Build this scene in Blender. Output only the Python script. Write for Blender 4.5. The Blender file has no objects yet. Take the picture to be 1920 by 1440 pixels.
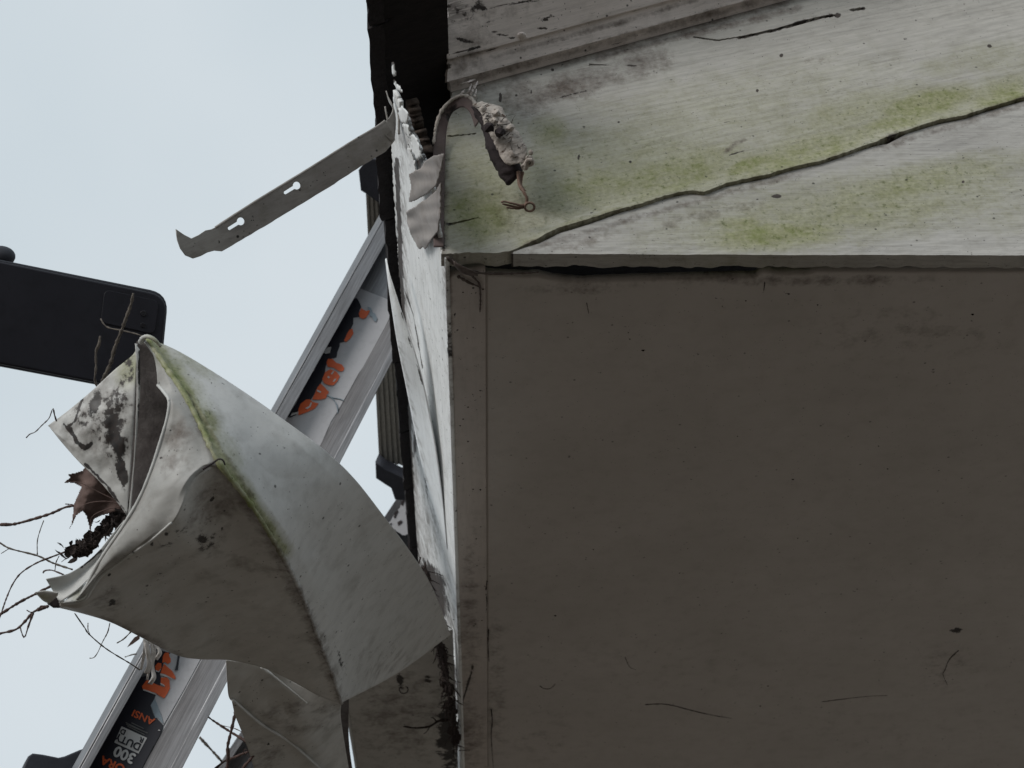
import bpy, bmesh, math, random
import numpy as np
from mathutils import Vector, noise as mnoise
random.seed(7)
scene = bpy.context.scene
col = scene.collection

# ------------------------------------------------------------------ camera
F = 2800.0                                   # focal length in photo pixels (about a 52 mm lens)
EYE = np.array([0.0, 0.0, 2.0])              # the photographer stands on a step, looking up at the eave
_y = np.array([-40, 2280, F]); _z = np.array([-100, -(4000 + F * F) / 2280, F])
_y = _y / np.linalg.norm(_y); _z = _z / np.linalg.norm(_z); _x = np.cross(_y, _z)
M = np.array([_x, _y, _z])                   # rows: world axes seen by the camera (right, down, forward)

def ray(px, py):
    return M @ np.array([(px - 960) / F, (py - 720) / F, 1.0])
def at(px, py, d):                           # the point at depth d
    return EYE + d * ray(px, py)
def on_z(px, py, z):
    v = ray(px, py); return EYE + v * ((z - EYE[2]) / v[2])
def on_y(px, py, y):
    v = ray(px, py); return EYE + v * ((y - EYE[1]) / v[1])
def on_plane(px, py, p0, n):
    v = ray(px, py); return EYE + v * (np.dot(p0 - EYE, n) / np.dot(v, n))
def to_px(P):
    c = (np.asarray(P) - EYE) @ M
    return 960 + F * c[..., 0] / c[..., 2], 720 + F * c[..., 1] / c[..., 2]
def depth(P):
    return float(((np.asarray(P) - EYE) @ M)[2])

cam = bpy.data.cameras.new('camera'); cam_o = bpy.data.objects.new('camera', cam); col.objects.link(cam_o)
cam.sensor_width = 36; cam.lens = 36 * F / 1920; cam.clip_start = 0.05; cam.clip_end = 3000
from mathutils import Matrix
cam_o.matrix_world = Matrix(((M[0][0], -M[0][1], -M[0][2], EYE[0]), (M[1][0], -M[1][1], -M[1][2], EYE[1]),
                             (M[2][0], -M[2][1], -M[2][2], EYE[2]), (0, 0, 0, 1)))
cam.dof.use_dof = True; cam.dof.focus_distance = 1.45; cam.dof.aperture_fstop = 13
scene.camera = cam_o

# ------------------------------------------------------------------ sky, sun, exposure
SUN_EL, SUN_AZ = math.radians(20), math.radians(-134)       # behind thin cloud, low on the left
w = bpy.data.worlds.new("World"); scene.world = w; w.use_nodes = True
nt = w.node_tree; nt.nodes.clear()
out = nt.nodes.new('ShaderNodeOutputWorld'); bg = nt.nodes.new('ShaderNodeBackground')
sky = nt.nodes.new('ShaderNodeTexSky'); sky.sky_type = 'NISHITA'; sky.sun_disc = False
sky.sun_elevation = SUN_EL; sky.sun_rotation = SUN_AZ
tc = nt.nodes.new('ShaderNodeTexCoord'); ns = nt.nodes.new('ShaderNodeTexNoise')
ns.inputs['Scale'].default_value = 2.2; ns.inputs['Detail'].default_value = 4; ns.inputs['Roughness'].default_value = .45
rp = nt.nodes.new('ShaderNodeValToRGB')
rp.color_ramp.elements[0].position = .30; rp.color_ramp.elements[0].color = (5.0, 5.8, 6.3, 1)
rp.color_ramp.elements[1].position = .72; rp.color_ramp.elements[1].color = (6.3, 6.85, 7.2, 1)
mx = nt.nodes.new('ShaderNodeMix'); mx.data_type = 'RGBA'; mx.inputs[0].default_value = .93   # cloud cover
nt.links.new(tc.outputs['Generated'], ns.inputs['Vector']); nt.links.new(ns.outputs['Fac'], rp.inputs['Fac'])
nt.links.new(sky.outputs[0], mx.inputs[6]); nt.links.new(rp.outputs[0], mx.inputs[7])
nt.links.new(mx.outputs[2], bg.inputs['Color']); bg.inputs['Strength'].default_value = 0.080
nt.links.new(bg.outputs[0], out.inputs['Surface'])
sun = bpy.data.lights.new('sun', 'SUN'); sun.energy = 1.3; sun.angle = math.radians(25); sun.color = (1, .97, .93)
sun_o = bpy.data.objects.new('sun', sun); col.objects.link(sun_o)
sd = Vector((math.sin(SUN_AZ) * math.cos(SUN_EL), math.cos(SUN_AZ) * math.cos(SUN_EL), math.sin(SUN_EL)))
sun_o.rotation_euler = sd.to_track_quat('Z', 'Y').to_euler(); sun_o.location = (-4, 0, 6)
scene.view_settings.view_transform = 'Standard'; scene.view_settings.look = 'None'
scene.view_settings.gamma = 1; scene.view_settings.use_curve_mapping = False
scene.view_settings.exposure = 0.50
scene.cycles.use_denoising = True; scene.cycles.max_bounces = 8

# ------------------------------------------------------------------ materials
class NT:
    def __init__(s, name):
        s.m = bpy.data.materials.new(name); s.m.use_nodes = True; s.t = s.m.node_tree
        s.b = s.t.nodes['Principled BSDF']; s.tc = s.t.nodes.new('ShaderNodeTexCoord').outputs['Object']
    def n(s, kind, **k):
        o = s.t.nodes.new(kind)
        for a, v in k.items(): setattr(o, a, v)
        return o
    def l(s, a, b): s.t.links.new(a, b)
    def val(s, sock, v):
        if hasattr(v, 'links'): s.l(v, sock)
        else: sock.default_value = v
    def mapping(s, rot=(0, 0, 0), scale=(1, 1, 1), loc=(0, 0, 0)):
        r_ = s.n('ShaderNodeMapping'); s.l(s.tc, r_.inputs['Vector']); r_.inputs['Rotation'].default_value = rot    # turn first, stretch afterwards
        o = s.n('ShaderNodeMapping'); s.l(r_.outputs[0], o.inputs['Vector'])
        o.inputs['Scale'].default_value = scale; o.inputs['Location'].default_value = loc
        return o.outputs[0]
    def noise(s, scale, detail=6, rough=.55, vec=None, dist=0):
        o = s.n('ShaderNodeTexNoise'); s.l(vec or s.tc, o.inputs['Vector'])
        o.inputs['Scale'].default_value = scale; o.inputs['Detail'].default_value = detail
        o.inputs['Roughness'].default_value = rough; o.inputs['Distortion'].default_value = dist
        return o.outputs['Fac']
    def vor(s, scale, vec=None, rnd=1):
        o = s.n('ShaderNodeTexVoronoi'); s.l(vec or s.tc, o.inputs['Vector']); o.inputs['Scale'].default_value = scale
        o.inputs['Randomness'].default_value = rnd
        return o
    def ramp(s, fac, lo, hi, a=0.0, b=1.0):
        o = s.n('ShaderNodeMapRange'); s.l(fac, o.inputs[0])
        for i, v in enumerate((lo, hi, a, b)): o.inputs[i + 1].default_value = v
        return o.outputs[0]
    def math(s, op, a, b=0.0, clamp=True):
        o = s.n('ShaderNodeMath', operation=op, use_clamp=clamp); s.val(o.inputs[0], a); s.val(o.inputs[1], b); return o.outputs[0]
    def mix(s, fac, a, b, mode='MIX'):
        o = s.n('ShaderNodeMix', data_type='RGBA', blend_type=mode); s.val(o.inputs[0], fac)
        for i, v in ((6, a), (7, b)):
            if isinstance(v, tuple): o.inputs[i].default_value = (*v, 1)
            else: s.l(v, o.inputs[i])
        return o.outputs[2]
    def mask(s):
        o = s.n('ShaderNodeAttribute', attribute_name='mask'); sp = s.n('ShaderNodeSeparateColor'); s.l(o.outputs['Color'], sp.inputs[0])
        return sp.outputs
    def bump(s, h, strength=.4, dist=.002):
        o = s.n('ShaderNodeBump'); o.inputs['Strength'].default_value = strength; o.inputs['Distance'].default_value = dist
        s.l(h, o.inputs['Height']); s.l(o.outputs[0], s.b.inputs['Normal'])
    def done(s, c, rough=.6, metal=0.0, spec=.3):
        s.val(s.b.inputs['Base Color'], c if not isinstance(c, tuple) else (*c, 1)); s.val(s.b.inputs['Roughness'], rough)
        s.b.inputs['Metallic'].default_value = metal; s.b.inputs['Specular IOR Level'].default_value = spec
        return s.m

def painted(name, base, base2, rot=(0, 0, 0), stretch=(6, 60, 60), algae=False, speck=.5, chip=0.0, grain=.25, chipcol=(.065, .052, .046), rough=.62, bump=.35, grime=.25, dash=0.0):
    """old paint on wood or metal: streaks along the board, flecks, chips, algae and brown stains by the stain mask"""
    t = NT(name); k = t.mask()
    st = t.mapping(rot, stretch)
    g1 = t.noise(3.0, 9, .65, st); g2 = t.noise(11, 6, .6, st); low = t.noise(7, 5, .6); fine = t.noise(260, 4, .6); mid = t.noise(45, 7, .62)
    c = t.mix(t.ramp(low, .35, .65), base, base2)
    c = t.mix(t.math('MULTIPLY', t.ramp(g1, .45, .72), grain), c, tuple(v * .55 for v in base2))
    c = t.mix(t.math('MULTIPLY', t.ramp(g2, .55, .8), grain), c, tuple(v * .5 for v in base2))
    c = t.mix(t.math('MULTIPLY', t.ramp(mid, .5, .75), grime), c, (.16, .145, .12))
    n2 = t.noise(170, 5, .65); rag = t.math('ADD', t.math('MULTIPLY', mid, .62, False), t.math('MULTIPLY', n2, .38, False), False)
    rg = t.n('ShaderNodeMath', operation='MULTIPLY_ADD'); t.l(rag, rg.inputs[0]); rg.inputs[1].default_value = 3.4; rg.inputs[2].default_value = -1.7; rg = rg.outputs[0]
    def ragged(ch, lo, hi, w=1.0): return t.ramp(t.math('ADD', t.math('MULTIPLY', ch, w, False), rg, False), lo, hi)
    if algae:
        tuft = t.math('ADD', t.math('MULTIPLY', k[0], .8, False), t.math('ADD', t.math('MULTIPLY', rag, .7, False), t.math('MULTIPLY', g2, .35, False), False), False)
        a = t.math('MULTIPLY', t.ramp(tuft, .58, 1.2), t.ramp(k[0], .02, .2))
        c = t.mix(t.math('MULTIPLY', a, .85), c, t.mix(t.ramp(fine, .35, .7), (.195, .20, .08), (.335, .335, .185)))
        a2 = t.math('MULTIPLY', t.ramp(k[0], .6, .95), t.ramp(rag, .46, .6))
        c = t.mix(t.math('MULTIPLY', a2, .8), c, (.145, .18, .04))
        c = t.mix(t.math('MULTIPLY', t.math('MULTIPLY', t.ramp(k[0], .2, .6), t.ramp(n2, .58, .66)), .55), c, (.07, .085, .03))
    br = t.math("MULTIPLY", ragged(k[1], .15, 1.15), t.ramp(k[1], .03, .25))
    c = t.mix(t.math('MULTIPLY', br, .88), c, t.mix(t.ramp(fine, .3, .7), (.06, .043, .036), (.15, .118, .10)))
    dk = t.math('MULTIPLY', ragged(k[2], .34, .52), t.ramp(k[2], .08, .25)); c = t.mix(t.math('MULTIPLY', dk, .95), c, t.mix(t.ramp(n2, .4, .62), (.010, .009, .010), (.032, .024, .022)))
    h = t.math('ADD', t.math('MULTIPLY', g2, .5), t.math('MULTIPLY', fine, .2))
    if dash:
        d1 = t.noise(16, 5, .7, t.mapping(rot, tuple(q * 1.3 for q in stretch))); gate = t.ramp(t.noise(16, 4), .42, .6)
        c = t.mix(t.math('MULTIPLY', t.math('MULTIPLY', t.ramp(d1, .60, .66), gate), dash), c, (.07, .06, .052)); h = t.math('SUBTRACT', h, t.math('MULTIPLY', t.ramp(d1, .6, .66), .25))
    if speck:
        v = t.vor(95); sel = t.ramp(t.noise(60, 2), .56, .60)
        s1 = t.math('MULTIPLY', t.ramp(v.outputs['Distance'], .16, .10), sel)
        v2 = t.vor(280); s2 = t.math('MULTIPLY', t.ramp(v2.outputs['Distance'], .2, .12), t.ramp(t.noise(120, 2), .57, .62))
        c = t.mix(t.math('MULTIPLY', t.math('ADD', s1, s2), speck), c, (.02, .018, .016))
    if chip:
        ch = t.ramp(t.noise(2.2, 9, .7, t.mapping(rot, tuple(q * 1.6 for q in stretch))), .70 - .3 * chip, .73 - .3 * chip)
        ch = t.math('MAXIMUM', ch, t.math('MULTIPLY', t.ramp(k[2], .35, .6), t.ramp(g2, .42, .5)))
        c = t.mix(ch, c, chipcol); h = t.math('SUBTRACT', h, t.math('MULTIPLY', ch, .5))
    t.bump(h, bump, .0016)
    return t.done(c, t.ramp(mid, .3, .7, rough - .08, rough + .15))

SL = math.radians(22)
MAT = {}
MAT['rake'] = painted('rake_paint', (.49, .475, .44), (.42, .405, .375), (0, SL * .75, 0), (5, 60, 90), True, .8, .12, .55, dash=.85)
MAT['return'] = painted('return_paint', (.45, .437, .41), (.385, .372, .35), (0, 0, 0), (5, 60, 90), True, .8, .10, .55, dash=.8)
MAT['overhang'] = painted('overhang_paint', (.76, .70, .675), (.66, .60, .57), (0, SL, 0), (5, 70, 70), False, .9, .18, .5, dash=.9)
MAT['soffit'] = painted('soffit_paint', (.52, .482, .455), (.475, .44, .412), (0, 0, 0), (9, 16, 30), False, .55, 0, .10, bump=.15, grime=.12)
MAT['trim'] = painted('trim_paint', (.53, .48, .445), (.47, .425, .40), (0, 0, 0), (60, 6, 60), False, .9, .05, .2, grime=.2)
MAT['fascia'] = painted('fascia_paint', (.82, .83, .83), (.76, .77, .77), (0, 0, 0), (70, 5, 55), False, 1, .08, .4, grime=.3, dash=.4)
MAT['wrap'] = painted('wrap_paint', (.83, .85, .86), (.76, .78, .79), (0, 0, .06), (90, 4, 70), False, .4, .05, .3, grime=.2, rough=.45)
MAT['flap'] = painted('paint_flap', (.34, .31, .29), (.28, .25, .235), (0, 0, 0), (20, 20, 20), False, .5, 0, .2)
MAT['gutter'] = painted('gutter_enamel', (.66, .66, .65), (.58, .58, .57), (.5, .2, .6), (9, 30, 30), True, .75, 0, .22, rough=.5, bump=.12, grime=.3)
MAT['gutter_face_shade'] = painted('gutter_shaded_face', (.42, .415, .40), (.35, .345, .33), (.3, 0, .4), (12, 25, 25), True, .8, 0, .3, rough=.5, bump=.15, grime=.45)  # darker copy of the gutter paint, the front panel's shade in its colour
MAT['gutter_low_shade'] = painted('gutter_underside_shade', (.52, .505, .48), (.46, .445, .42), (.5, .2, .6), (9, 30, 30), True, .75, 0, .22, rough=.5, bump=.12, grime=.3)  # same enamel made darker, shade of the undersides painted in
MAT['gutter_in'] = painted('gutter_inside', (.58, .58, .565), (.50, .50, .485), (.3, 0, .4), (12, 25, 25), True, .7, 0, .2, rough=.45, bump=.15, grime=.3)
MAT['flashing'] = painted('flashing_rust', (.13, .095, .09), (.085, .06, .06), (0, 0, 0), (30, 30, 12), False, .6, 0, .3, grime=.4)
MAT['strap'] = painted('strap_steel', (.40, .385, .365), (.27, .25, .235), (0, .5, 0), (9, 50, 50), False, 1, .05, .5, rough=.45, bump=.3, grime=.7)

def rough_mat(name, c1, c2, scale=60, rough=.9, bump=.6, dist=.003, metal=0.0, vec=None):
    t = NT(name); m = t.mapping((0, 0, 0), vec or (1, 1, 1)); a = t.noise(scale, 8, .65, m); b = t.noise(scale * 5, 4, .6, m)
    c = t.mix(t.ramp(a, .32, .68), c1, c2); c = t.mix(t.math('MULTIPLY', t.ramp(b, .5, .75), .5), c, tuple(v * .45 for v in c1))
    t.bump(a, bump, dist); return t.done(c, rough, metal)
MAT['deck'] = rough_mat('bare_deck_wood', (.022, .018, .018), (.012, .010, .011), 30, vec=(1, 5, 5))
MAT['shingle'] = rough_mat('shingle_granules', (.030, .024, .024), (.017, .014, .016), 240, bump=.9)
MAT['rot'] = rough_mat('rotten_wood', (.10, .075, .06), (.035, .026, .024), 90, vec=(1, .2, 1), bump=.9, dist=.004)
MAT['cavity'] = rough_mat('cavity_wood', (.035, .028, .025), (.018, .014, .013), 50)
MAT['caulk'] = rough_mat('old_caulk', (.16, .13, .12), (.07, .055, .05), 120)
MAT['crust'] = painted('crusty_debris', (.58, .54, .50), (.38, .32, .28), (0, .6, 0), (30, 30, 60), False, 1, .35, .8, chipcol=(.12, .08, .06), rough=.85, bump=1.0, grime=.6)
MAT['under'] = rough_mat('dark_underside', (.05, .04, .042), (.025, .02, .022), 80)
MAT['gutter_shade'] = rough_mat('gutter_shade_dark', (.13, .115, .11), (.06, .05, .048), 60)  # dark colour stands in for the shade inside the gutter
MAT['wire'] = rough_mat('rusty_wire', (.26, .17, .13), (.13, .085, .065), 200, .7)
MAT['twig'] = rough_mat('twig_bark', (.13, .085, .075), (.06, .04, .036), 150, vec=(1, 1, 1))
MAT['twig_grey'] = rough_mat('lichened_bark', (.20, .175, .15), (.055, .045, .04), 170)
MAT['leaf'] = rough_mat('dead_leaf', (.17, .115, .10), (.10, .068, .062), 60, .8, .3)
MAT['debris'] = rough_mat('wet_debris', (.045, .032, .028), (.018, .013, .012), 120, bump=1)
MAT['fibre'] = rough_mat('dry_fibre', (.22, .2, .18), (.10, .09, .085), 200)
MAT['black'] = rough_mat('black_case', (.012, .012, .018), (.017, .017, .024), 12, .45, .05)
MAT['grey_plastic'] = rough_mat('dark_plastic', (.035, .037, .048), (.026, .028, .036), 90, .55, .15)
MAT['lens'] = NT('lens_glass').done((.01, .01, .014), .08, 0, .6)
MAT['plastic'] = rough_mat('torn_plastic', (.50, .47, .44), (.33, .30, .28), 140, .4, .4)
MAT['ground'] = rough_mat('lawn_soil', (.082, .068, .052), (.10, .077, .060), 1.3)
MAT['siding'] = rough_mat('wall_siding', (.42, .40, .37), (.38, .36, .33), 9, .7, .1)

def alu(name, c, rough, vec, metal=.85, rot=(0, 0, 0)):
    t = NT(name); m = t.mapping(rot, vec); a = t.noise(18, 7, .6, m); b = t.noise(14, 5, .6)
    cc = t.mix(t.ramp(a, .35, .65), c, tuple(v * .62 for v in c)); cc = t.mix(t.math('MULTIPLY', t.ramp(b, .50, .75), .3), cc, tuple(v * .5 for v in c))
    t.bump(a, .12, .001); return t.done(cc, t.ramp(b, .3, .7, rough - .07, rough + .12), metal)
_L = Vector(at(640, 700, 1.86) - at(240, 1440, 1.6)); LAX = tuple(_L.to_track_quat('X', 'Z').inverted().to_euler())
MAT['alu'] = alu('ladder_aluminium', (.24, .24, .25), .46, (1.2, 26, 26), .7, LAX)
MAT['rib'] = alu('rung_aluminium', (.42, .41, .38), .5, (30, 2, 30))
def flat(name, c, rough=.5):
    t = NT(name); a = t.noise(120, 5, .6); cc = t.mix(t.math('MULTIPLY', t.ramp(a, .5, .8), .35), c, tuple(v * .6 for v in c)); return t.done(cc, rough)
MAT['st_white'] = flat('sticker_pale', (.43, .43, .45)); MAT['st_black'] = flat('sticker_black', (.016, .016, .024))
MAT['st_orange'] = flat('sticker_orange', (.62, .115, .035)); MAT['st_text'] = flat('sticker_print', (.50, .50, .50)); MAT['st_grey'] = flat('sticker_small_print', (.13, .13, .13))
MAT['st_steel'] = flat('sticker_torn', (.22, .27, .31))

# ------------------------------------------------------------------ builders
def link(name, me, mat, parent=None, origin=None):
    if origin is None:
        if parent is not None: origin = ORI[parent.name]
        else:
            v = np.array([x.co[:] for x in me.vertices]); origin = np.array([v[:, 0].mean(), v[:, 1].mean(), v[:, 2].min()])
    me.transform(Matrix.Translation(-Vector(origin)))
    o = bpy.data.objects.new(name, me); col.objects.link(o); ORI[o.name] = np.array(origin)
    if parent is not None: o.parent = parent; o.location = Vector(origin) - Vector(ORI[parent.name])
    else: o.location = Vector(origin)
    if mat:
        for m_ in (mat if isinstance(mat, (list, tuple)) else [mat]): me.materials.append(MAT[m_])
    return o
ORI = {}
def thing(name, label, cat, loc, group=None):
    o = bpy.data.objects.new(name, None); col.objects.link(o); o.location = Vector(loc); o.empty_display_size = .05
    ORI[o.name] = np.array(loc, float); return tag(o, label, cat, group)
def tag(o, label, cat, group=None):
    o['label'] = label; o['category'] = cat
    if group: o['group'] = group
    return o
def mesh(name, V, Fc, smooth=True):
    me = bpy.data.meshes.new(name); me.from_pydata([tuple(map(float, v)) for v in V], [], Fc); me.update()
    if smooth: me.polygons.foreach_set('use_smooth', [True] * len(me.polygons))
    return me
def grid_faces(nu, nv):
    i = np.arange(nu * nv).reshape(nu, nv)
    return np.stack([i[:-1, :-1], i[1:, :-1], i[1:, 1:], i[:-1, 1:]], -1).reshape(-1, 4)
def solid(o, t, off=None):
    me = o.data; L = np.array(o.location) + (np.array(o.parent.location) if o.parent else 0); k = 0.0
    for p in list(me.polygons)[::max(1, len(me.polygons) // 300)]: k += float(np.dot(np.array(p.normal), EYE - (np.array(p.center) + L)))
    off = -1 if k > 0 else 1                                   # the visible face keeps its place, the thickness goes behind it
    m = o.modifiers.new('thickness', 'SOLIDIFY'); m.thickness = t; m.offset = off; return o
def bevel(o, w, seg=2):
    m = o.modifiers.new('bevel', 'BEVEL'); m.width = w; m.segments = seg; m.limit_method = 'ANGLE'; return o
def inpoly(px, py, poly):
    r = np.zeros(px.shape, bool); n = len(poly)
    for i in range(n):
        x1, y1 = poly[i]; x2, y2 = poly[(i + 1) % n]
        if y1 == y2: continue
        c = ((y1 > py) != (y2 > py)) & (px < (x2 - x1) * (py - y1) / (y2 - y1) + x1); r ^= c
    return r
def seg_dist(px, py, pts):
    d = np.full(px.shape, 1e9)
    for (x1, y1), (x2, y2) in zip(pts[:-1], pts[1:]):
        L = (x2 - x1) ** 2 + (y2 - y1) ** 2; t = np.clip(((px - x1) * (x2 - x1) + (py - y1) * (y2 - y1)) / max(L, 1e-9), 0, 1)
        d = np.minimum(d, np.hypot(px - x1 - t * (x2 - x1), py - y1 - t * (y2 - y1)))
    return d
def stain(me, V, marks):
    """wear and some painted shadow baked onto the surface: R algae, G brown, B black"""
    px, py = to_px(V); c = np.zeros((len(V), 4)); c[:, 3] = 1
    for k in marks:
        if k[0] == 'b':
            _, ch, x, y, rx, ry, rot, s = k; a = math.radians(rot)
            if ch == 2 and rx < 9: rx, ry = rx * .72, ry * .72
            u = ((px - x) * math.cos(a) + (py - y) * math.sin(a)) / rx; v = (-(px - x) * math.sin(a) + (py - y) * math.cos(a)) / ry
            m = s * np.exp(-(u * u + v * v) ** 1.3)
        else:
            _, ch, pts, wd, s = k; m = s * np.exp(-(seg_dist(px, py, pts) / wd) ** 2)
        c[:, ch] = np.maximum(c[:, ch], m)
    at_ = me.color_attributes.new('mask', 'FLOAT_COLOR', 'POINT'); at_.data.foreach_set('color', np.clip(c, 0, 1).astype(np.float32).ravel())
def spline(pts, n):
    """Catmull-Rom through the points, evenly spread by length"""
    P = np.array(pts, float); k = len(P)
    if k == 2: return P[0] + np.linspace(0, 1, n)[:, None] * (P[1] - P[0])
    Q = np.vstack([2 * P[0] - P[1], P, 2 * P[-1] - P[-2]]); res = []
    for i in range(k - 1):
        p0, p1, p2, p3 = Q[i:i + 4]; t = np.linspace(0, 1, 24, endpoint=(i == k - 2))[:, None]
        res.append(.5 * (2 * p1 + (p2 - p0) * t + (2 * p0 - 5 * p1 + 4 * p2 - p3) * t ** 2 + (3 * p1 - p0 - 3 * p2 + p3) * t ** 3))
    R = np.vstack(res); s = np.r_[0, np.cumsum(np.linalg.norm(np.diff(R[:, :2], axis=0), axis=1))]; q = np.linspace(0, s[-1], n)
    return np.stack([np.interp(q, s, R[:, j]) for j in range(R.shape[1])], 1)
def loft(curves, nu, nv, dent=.0, dscale=9.0, seed=0.0):
    """a bent sheet through curves of (x, y, depth) points"""
    C = np.stack([spline(c, nu) for c in curves], 1); out_ = np.zeros((nu, nv, 3))
    for i in range(nu): out_[i] = spline(C[i], nv) if len(curves) > 2 else C[i, 0] + np.linspace(0, 1, nv)[:, None] * (C[i, 1] - C[i, 0])
    V = np.array([at(*p) for p in out_.reshape(-1, 3)])
    if dent:
        for i, v in enumerate(V):
            a_, b_ = (i // nv) / (nu - 1), (i % nv) / (nv - 1); fade = min(1, 9 * min(a_, 1 - a_)) * min(1, 7 * min(b_, 1 - b_))
            q = Vector(v * dscale) + Vector((seed, 0, 0)); V[i] = v + (v - EYE) / np.linalg.norm(v - EYE) * dent * fade * (mnoise.noise(q) + .5 * mnoise.noise(q * 2.7) - .55 * abs(mnoise.noise(q * 1.6 + Vector((9, 4, 2)))) ** .7 - .2 * abs(mnoise.noise(q * 4.1)))
    return V, [tuple(f) for f in grid_faces(nu, nv)]
def tube(pts, r, seg=7, r_end=None, wob=0.0, n=None, cap=True):
    P = np.array(pts, float); n = n or max(8, len(P) * 6); P = spline3(P, n); V = []; Fc = []
    rr = np.linspace(r, r if r_end is None else r_end, n); up = np.array([.3, .2, .93])
    for i in range(n):
        t = P[min(i + 1, n - 1)] - P[max(i - 1, 0)]; t = t / (np.linalg.norm(t) + 1e-9)
        a = np.cross(t, up); a /= np.linalg.norm(a) + 1e-9; b = np.cross(t, a); q = rr[i] * (1 + wob * random.uniform(-1, 1))
        for j in range(seg): th = 2 * math.pi * j / seg; V.append(P[i] + q * (math.cos(th) * a + math.sin(th) * b))
    for i in range(n - 1):
        for j in range(seg): Fc.append((i * seg + j, i * seg + (j + 1) % seg, (i + 1) * seg + (j + 1) % seg, (i + 1) * seg + j))
    if cap: Fc.append(tuple(range(seg - 1, -1, -1))); Fc.append(tuple((n - 1) * seg + j for j in range(seg)))
    return V, Fc
def spline3(P, n):
    k = len(P)
    if k == 2: return P[0] + np.linspace(0, 1, n)[:, None] * (P[1] - P[0])
    Q = np.vstack([2 * P[0] - P[1], P, 2 * P[-1] - P[-2]]); res = []
    for i in range(k - 1):
        p0, p1, p2, p3 = Q[i:i + 4]; t = np.linspace(0, 1, 16, endpoint=(i == k - 2))[:, None]
        res.append(.5 * (2 * p1 + (p2 - p0) * t + (2 * p0 - 5 * p1 + 4 * p2 - p3) * t ** 2 + (3 * p1 - p0 - 3 * p2 + p3) * t ** 3))
    R = np.vstack(res); s = np.r_[0, np.cumsum(np.linalg.norm(np.diff(R, axis=0), axis=1))]; q = np.linspace(0, s[-1], n)
    return np.stack([np.interp(q, s, R[:, j]) for j in range(3)], 1)
def join(parts):
    V = []; Fc = []
    for v, f in parts:
        k = len(V); V += [tuple(x) for x in v]; Fc += [tuple(i + k for i in q) for q in f]
    return V, Fc
def box(p0, ex, ey, ez):
    p0, ex, ey, ez = map(np.asarray, (p0, ex, ey, ez))
    V = [p0 + i * ex + j * ey + k * ez for k in (0, 1) for j in (0, 1) for i in (0, 1)]
    return V, [(0, 2, 3, 1), (4, 5, 7, 6), (0, 1, 5, 4), (2, 6, 7, 3), (0, 4, 6, 2), (1, 3, 7, 5)]
def plate(name, loops, p0, n, thick, mat, parent=None, bev=0.0, lift=0.0, text=None):
    """flat piece cut to an outline (further loops are holes) lying in the plane p0, n"""
    n = np.array(n, float); n /= np.linalg.norm(n)
    if np.dot(n, EYE - p0) < 0: n = -n
    u = np.cross([0, 0, 1], n); u /= np.linalg.norm(u); v = np.cross(n, u)
    cu = bpy.data.curves.new(name, 'CURVE'); cu.dimensions = '2D'; cu.fill_mode = 'BOTH'; cu.extrude = thick / 2; cu.bevel_depth = bev
    for lp in loops:
        s = cu.splines.new('POLY'); s.points.add(len(lp) - 1); s.use_cyclic_u = True
        for q, (x, y) in zip(s.points, lp):
            P = on_plane(x, y, p0, n) - p0; q.co = (float(P @ u), float(P @ v), 0, 1)
    tmp = bpy.data.objects.new('tmp', cu); col.objects.link(tmp); dg = bpy.context.evaluated_depsgraph_get()
    me = bpy.data.meshes.new_from_object(tmp.evaluated_get(dg)); bpy.data.objects.remove(tmp); bpy.data.curves.remove(cu)
    me.materials.clear()
    B = Matrix(((u[0], v[0], n[0], p0[0] + n[0] * lift), (u[1], v[1], n[1], p0[1] + n[1] * lift), (u[2], v[2], n[2], p0[2] + n[2] * lift), (0, 0, 0, 1)))
    me.transform(B); me.name = name
    return link(name, me, mat, parent)
def text_plate(name, s, x, y, ang, size_px, p0, n, mat, parent, lift, bold=.02, xs=1.0):
    """printed letters lying on the plane; (x, y) is where the baseline starts"""
    n = np.array(n, float); n /= np.linalg.norm(n)
    if np.dot(n, EYE - p0) < 0: n = -n
    a = math.radians(ang); O = on_plane(x, y, p0, n)
    ux = on_plane(x + math.cos(a), y + math.sin(a), p0, n) - O; uy = on_plane(x + math.sin(a), y - math.cos(a), p0, n) - O
    cu = bpy.data.curves.new(name, 'FONT'); cu.body = s; cu.size = size_px / .73; cu.offset = 0; cu.extrude = 0.0
    tmp = bpy.data.objects.new('tmp', cu); col.objects.link(tmp); dg = bpy.context.evaluated_depsgraph_get()
    me = bpy.data.meshes.new_from_object(tmp.evaluated_get(dg)); bpy.data.objects.remove(tmp); bpy.data.curves.remove(cu); me.materials.clear()
    me.transform(Matrix(((ux[0] * xs, uy[0], n[0], O[0] + n[0] * lift), (ux[1] * xs, uy[1], n[1], O[1] + n[1] * lift), (ux[2] * xs, uy[2], n[2], O[2] + n[2] * lift), (0, 0, 0, 1))))
    V0 = [np.array(v.co) for v in me.vertices]; F0 = [tuple(p.vertices) for p in me.polygons]; bpy.data.meshes.remove(me); parts = []
    for q, (i, j) in enumerate(((0, 0), (1, 0), (-1, 0), (0, 1), (0, -1))): parts.append(([v + ux * i * bold * size_px + uy * j * bold * size_px + n * .00002 * q for v in V0], F0))
    return link(name, mesh(name, *join(parts), False), mat, parent)
def jag(pts, step=6, amp=1.5, closed=True):
    P = list(pts) + ([pts[0]] if closed else []); r = []
    for (x1, y1), (x2, y2) in zip(P[:-1], P[1:]):
        k = max(1, int(math.hypot(x2 - x1, y2 - y1) / step))
        for i in range(k): t = i / k; r.append((x1 + (x2 - x1) * t + random.uniform(-amp, amp), y1 + (y2 - y1) * t + random.uniform(-amp, amp)))
    if not closed: r.append(P[-1])
    return r

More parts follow.
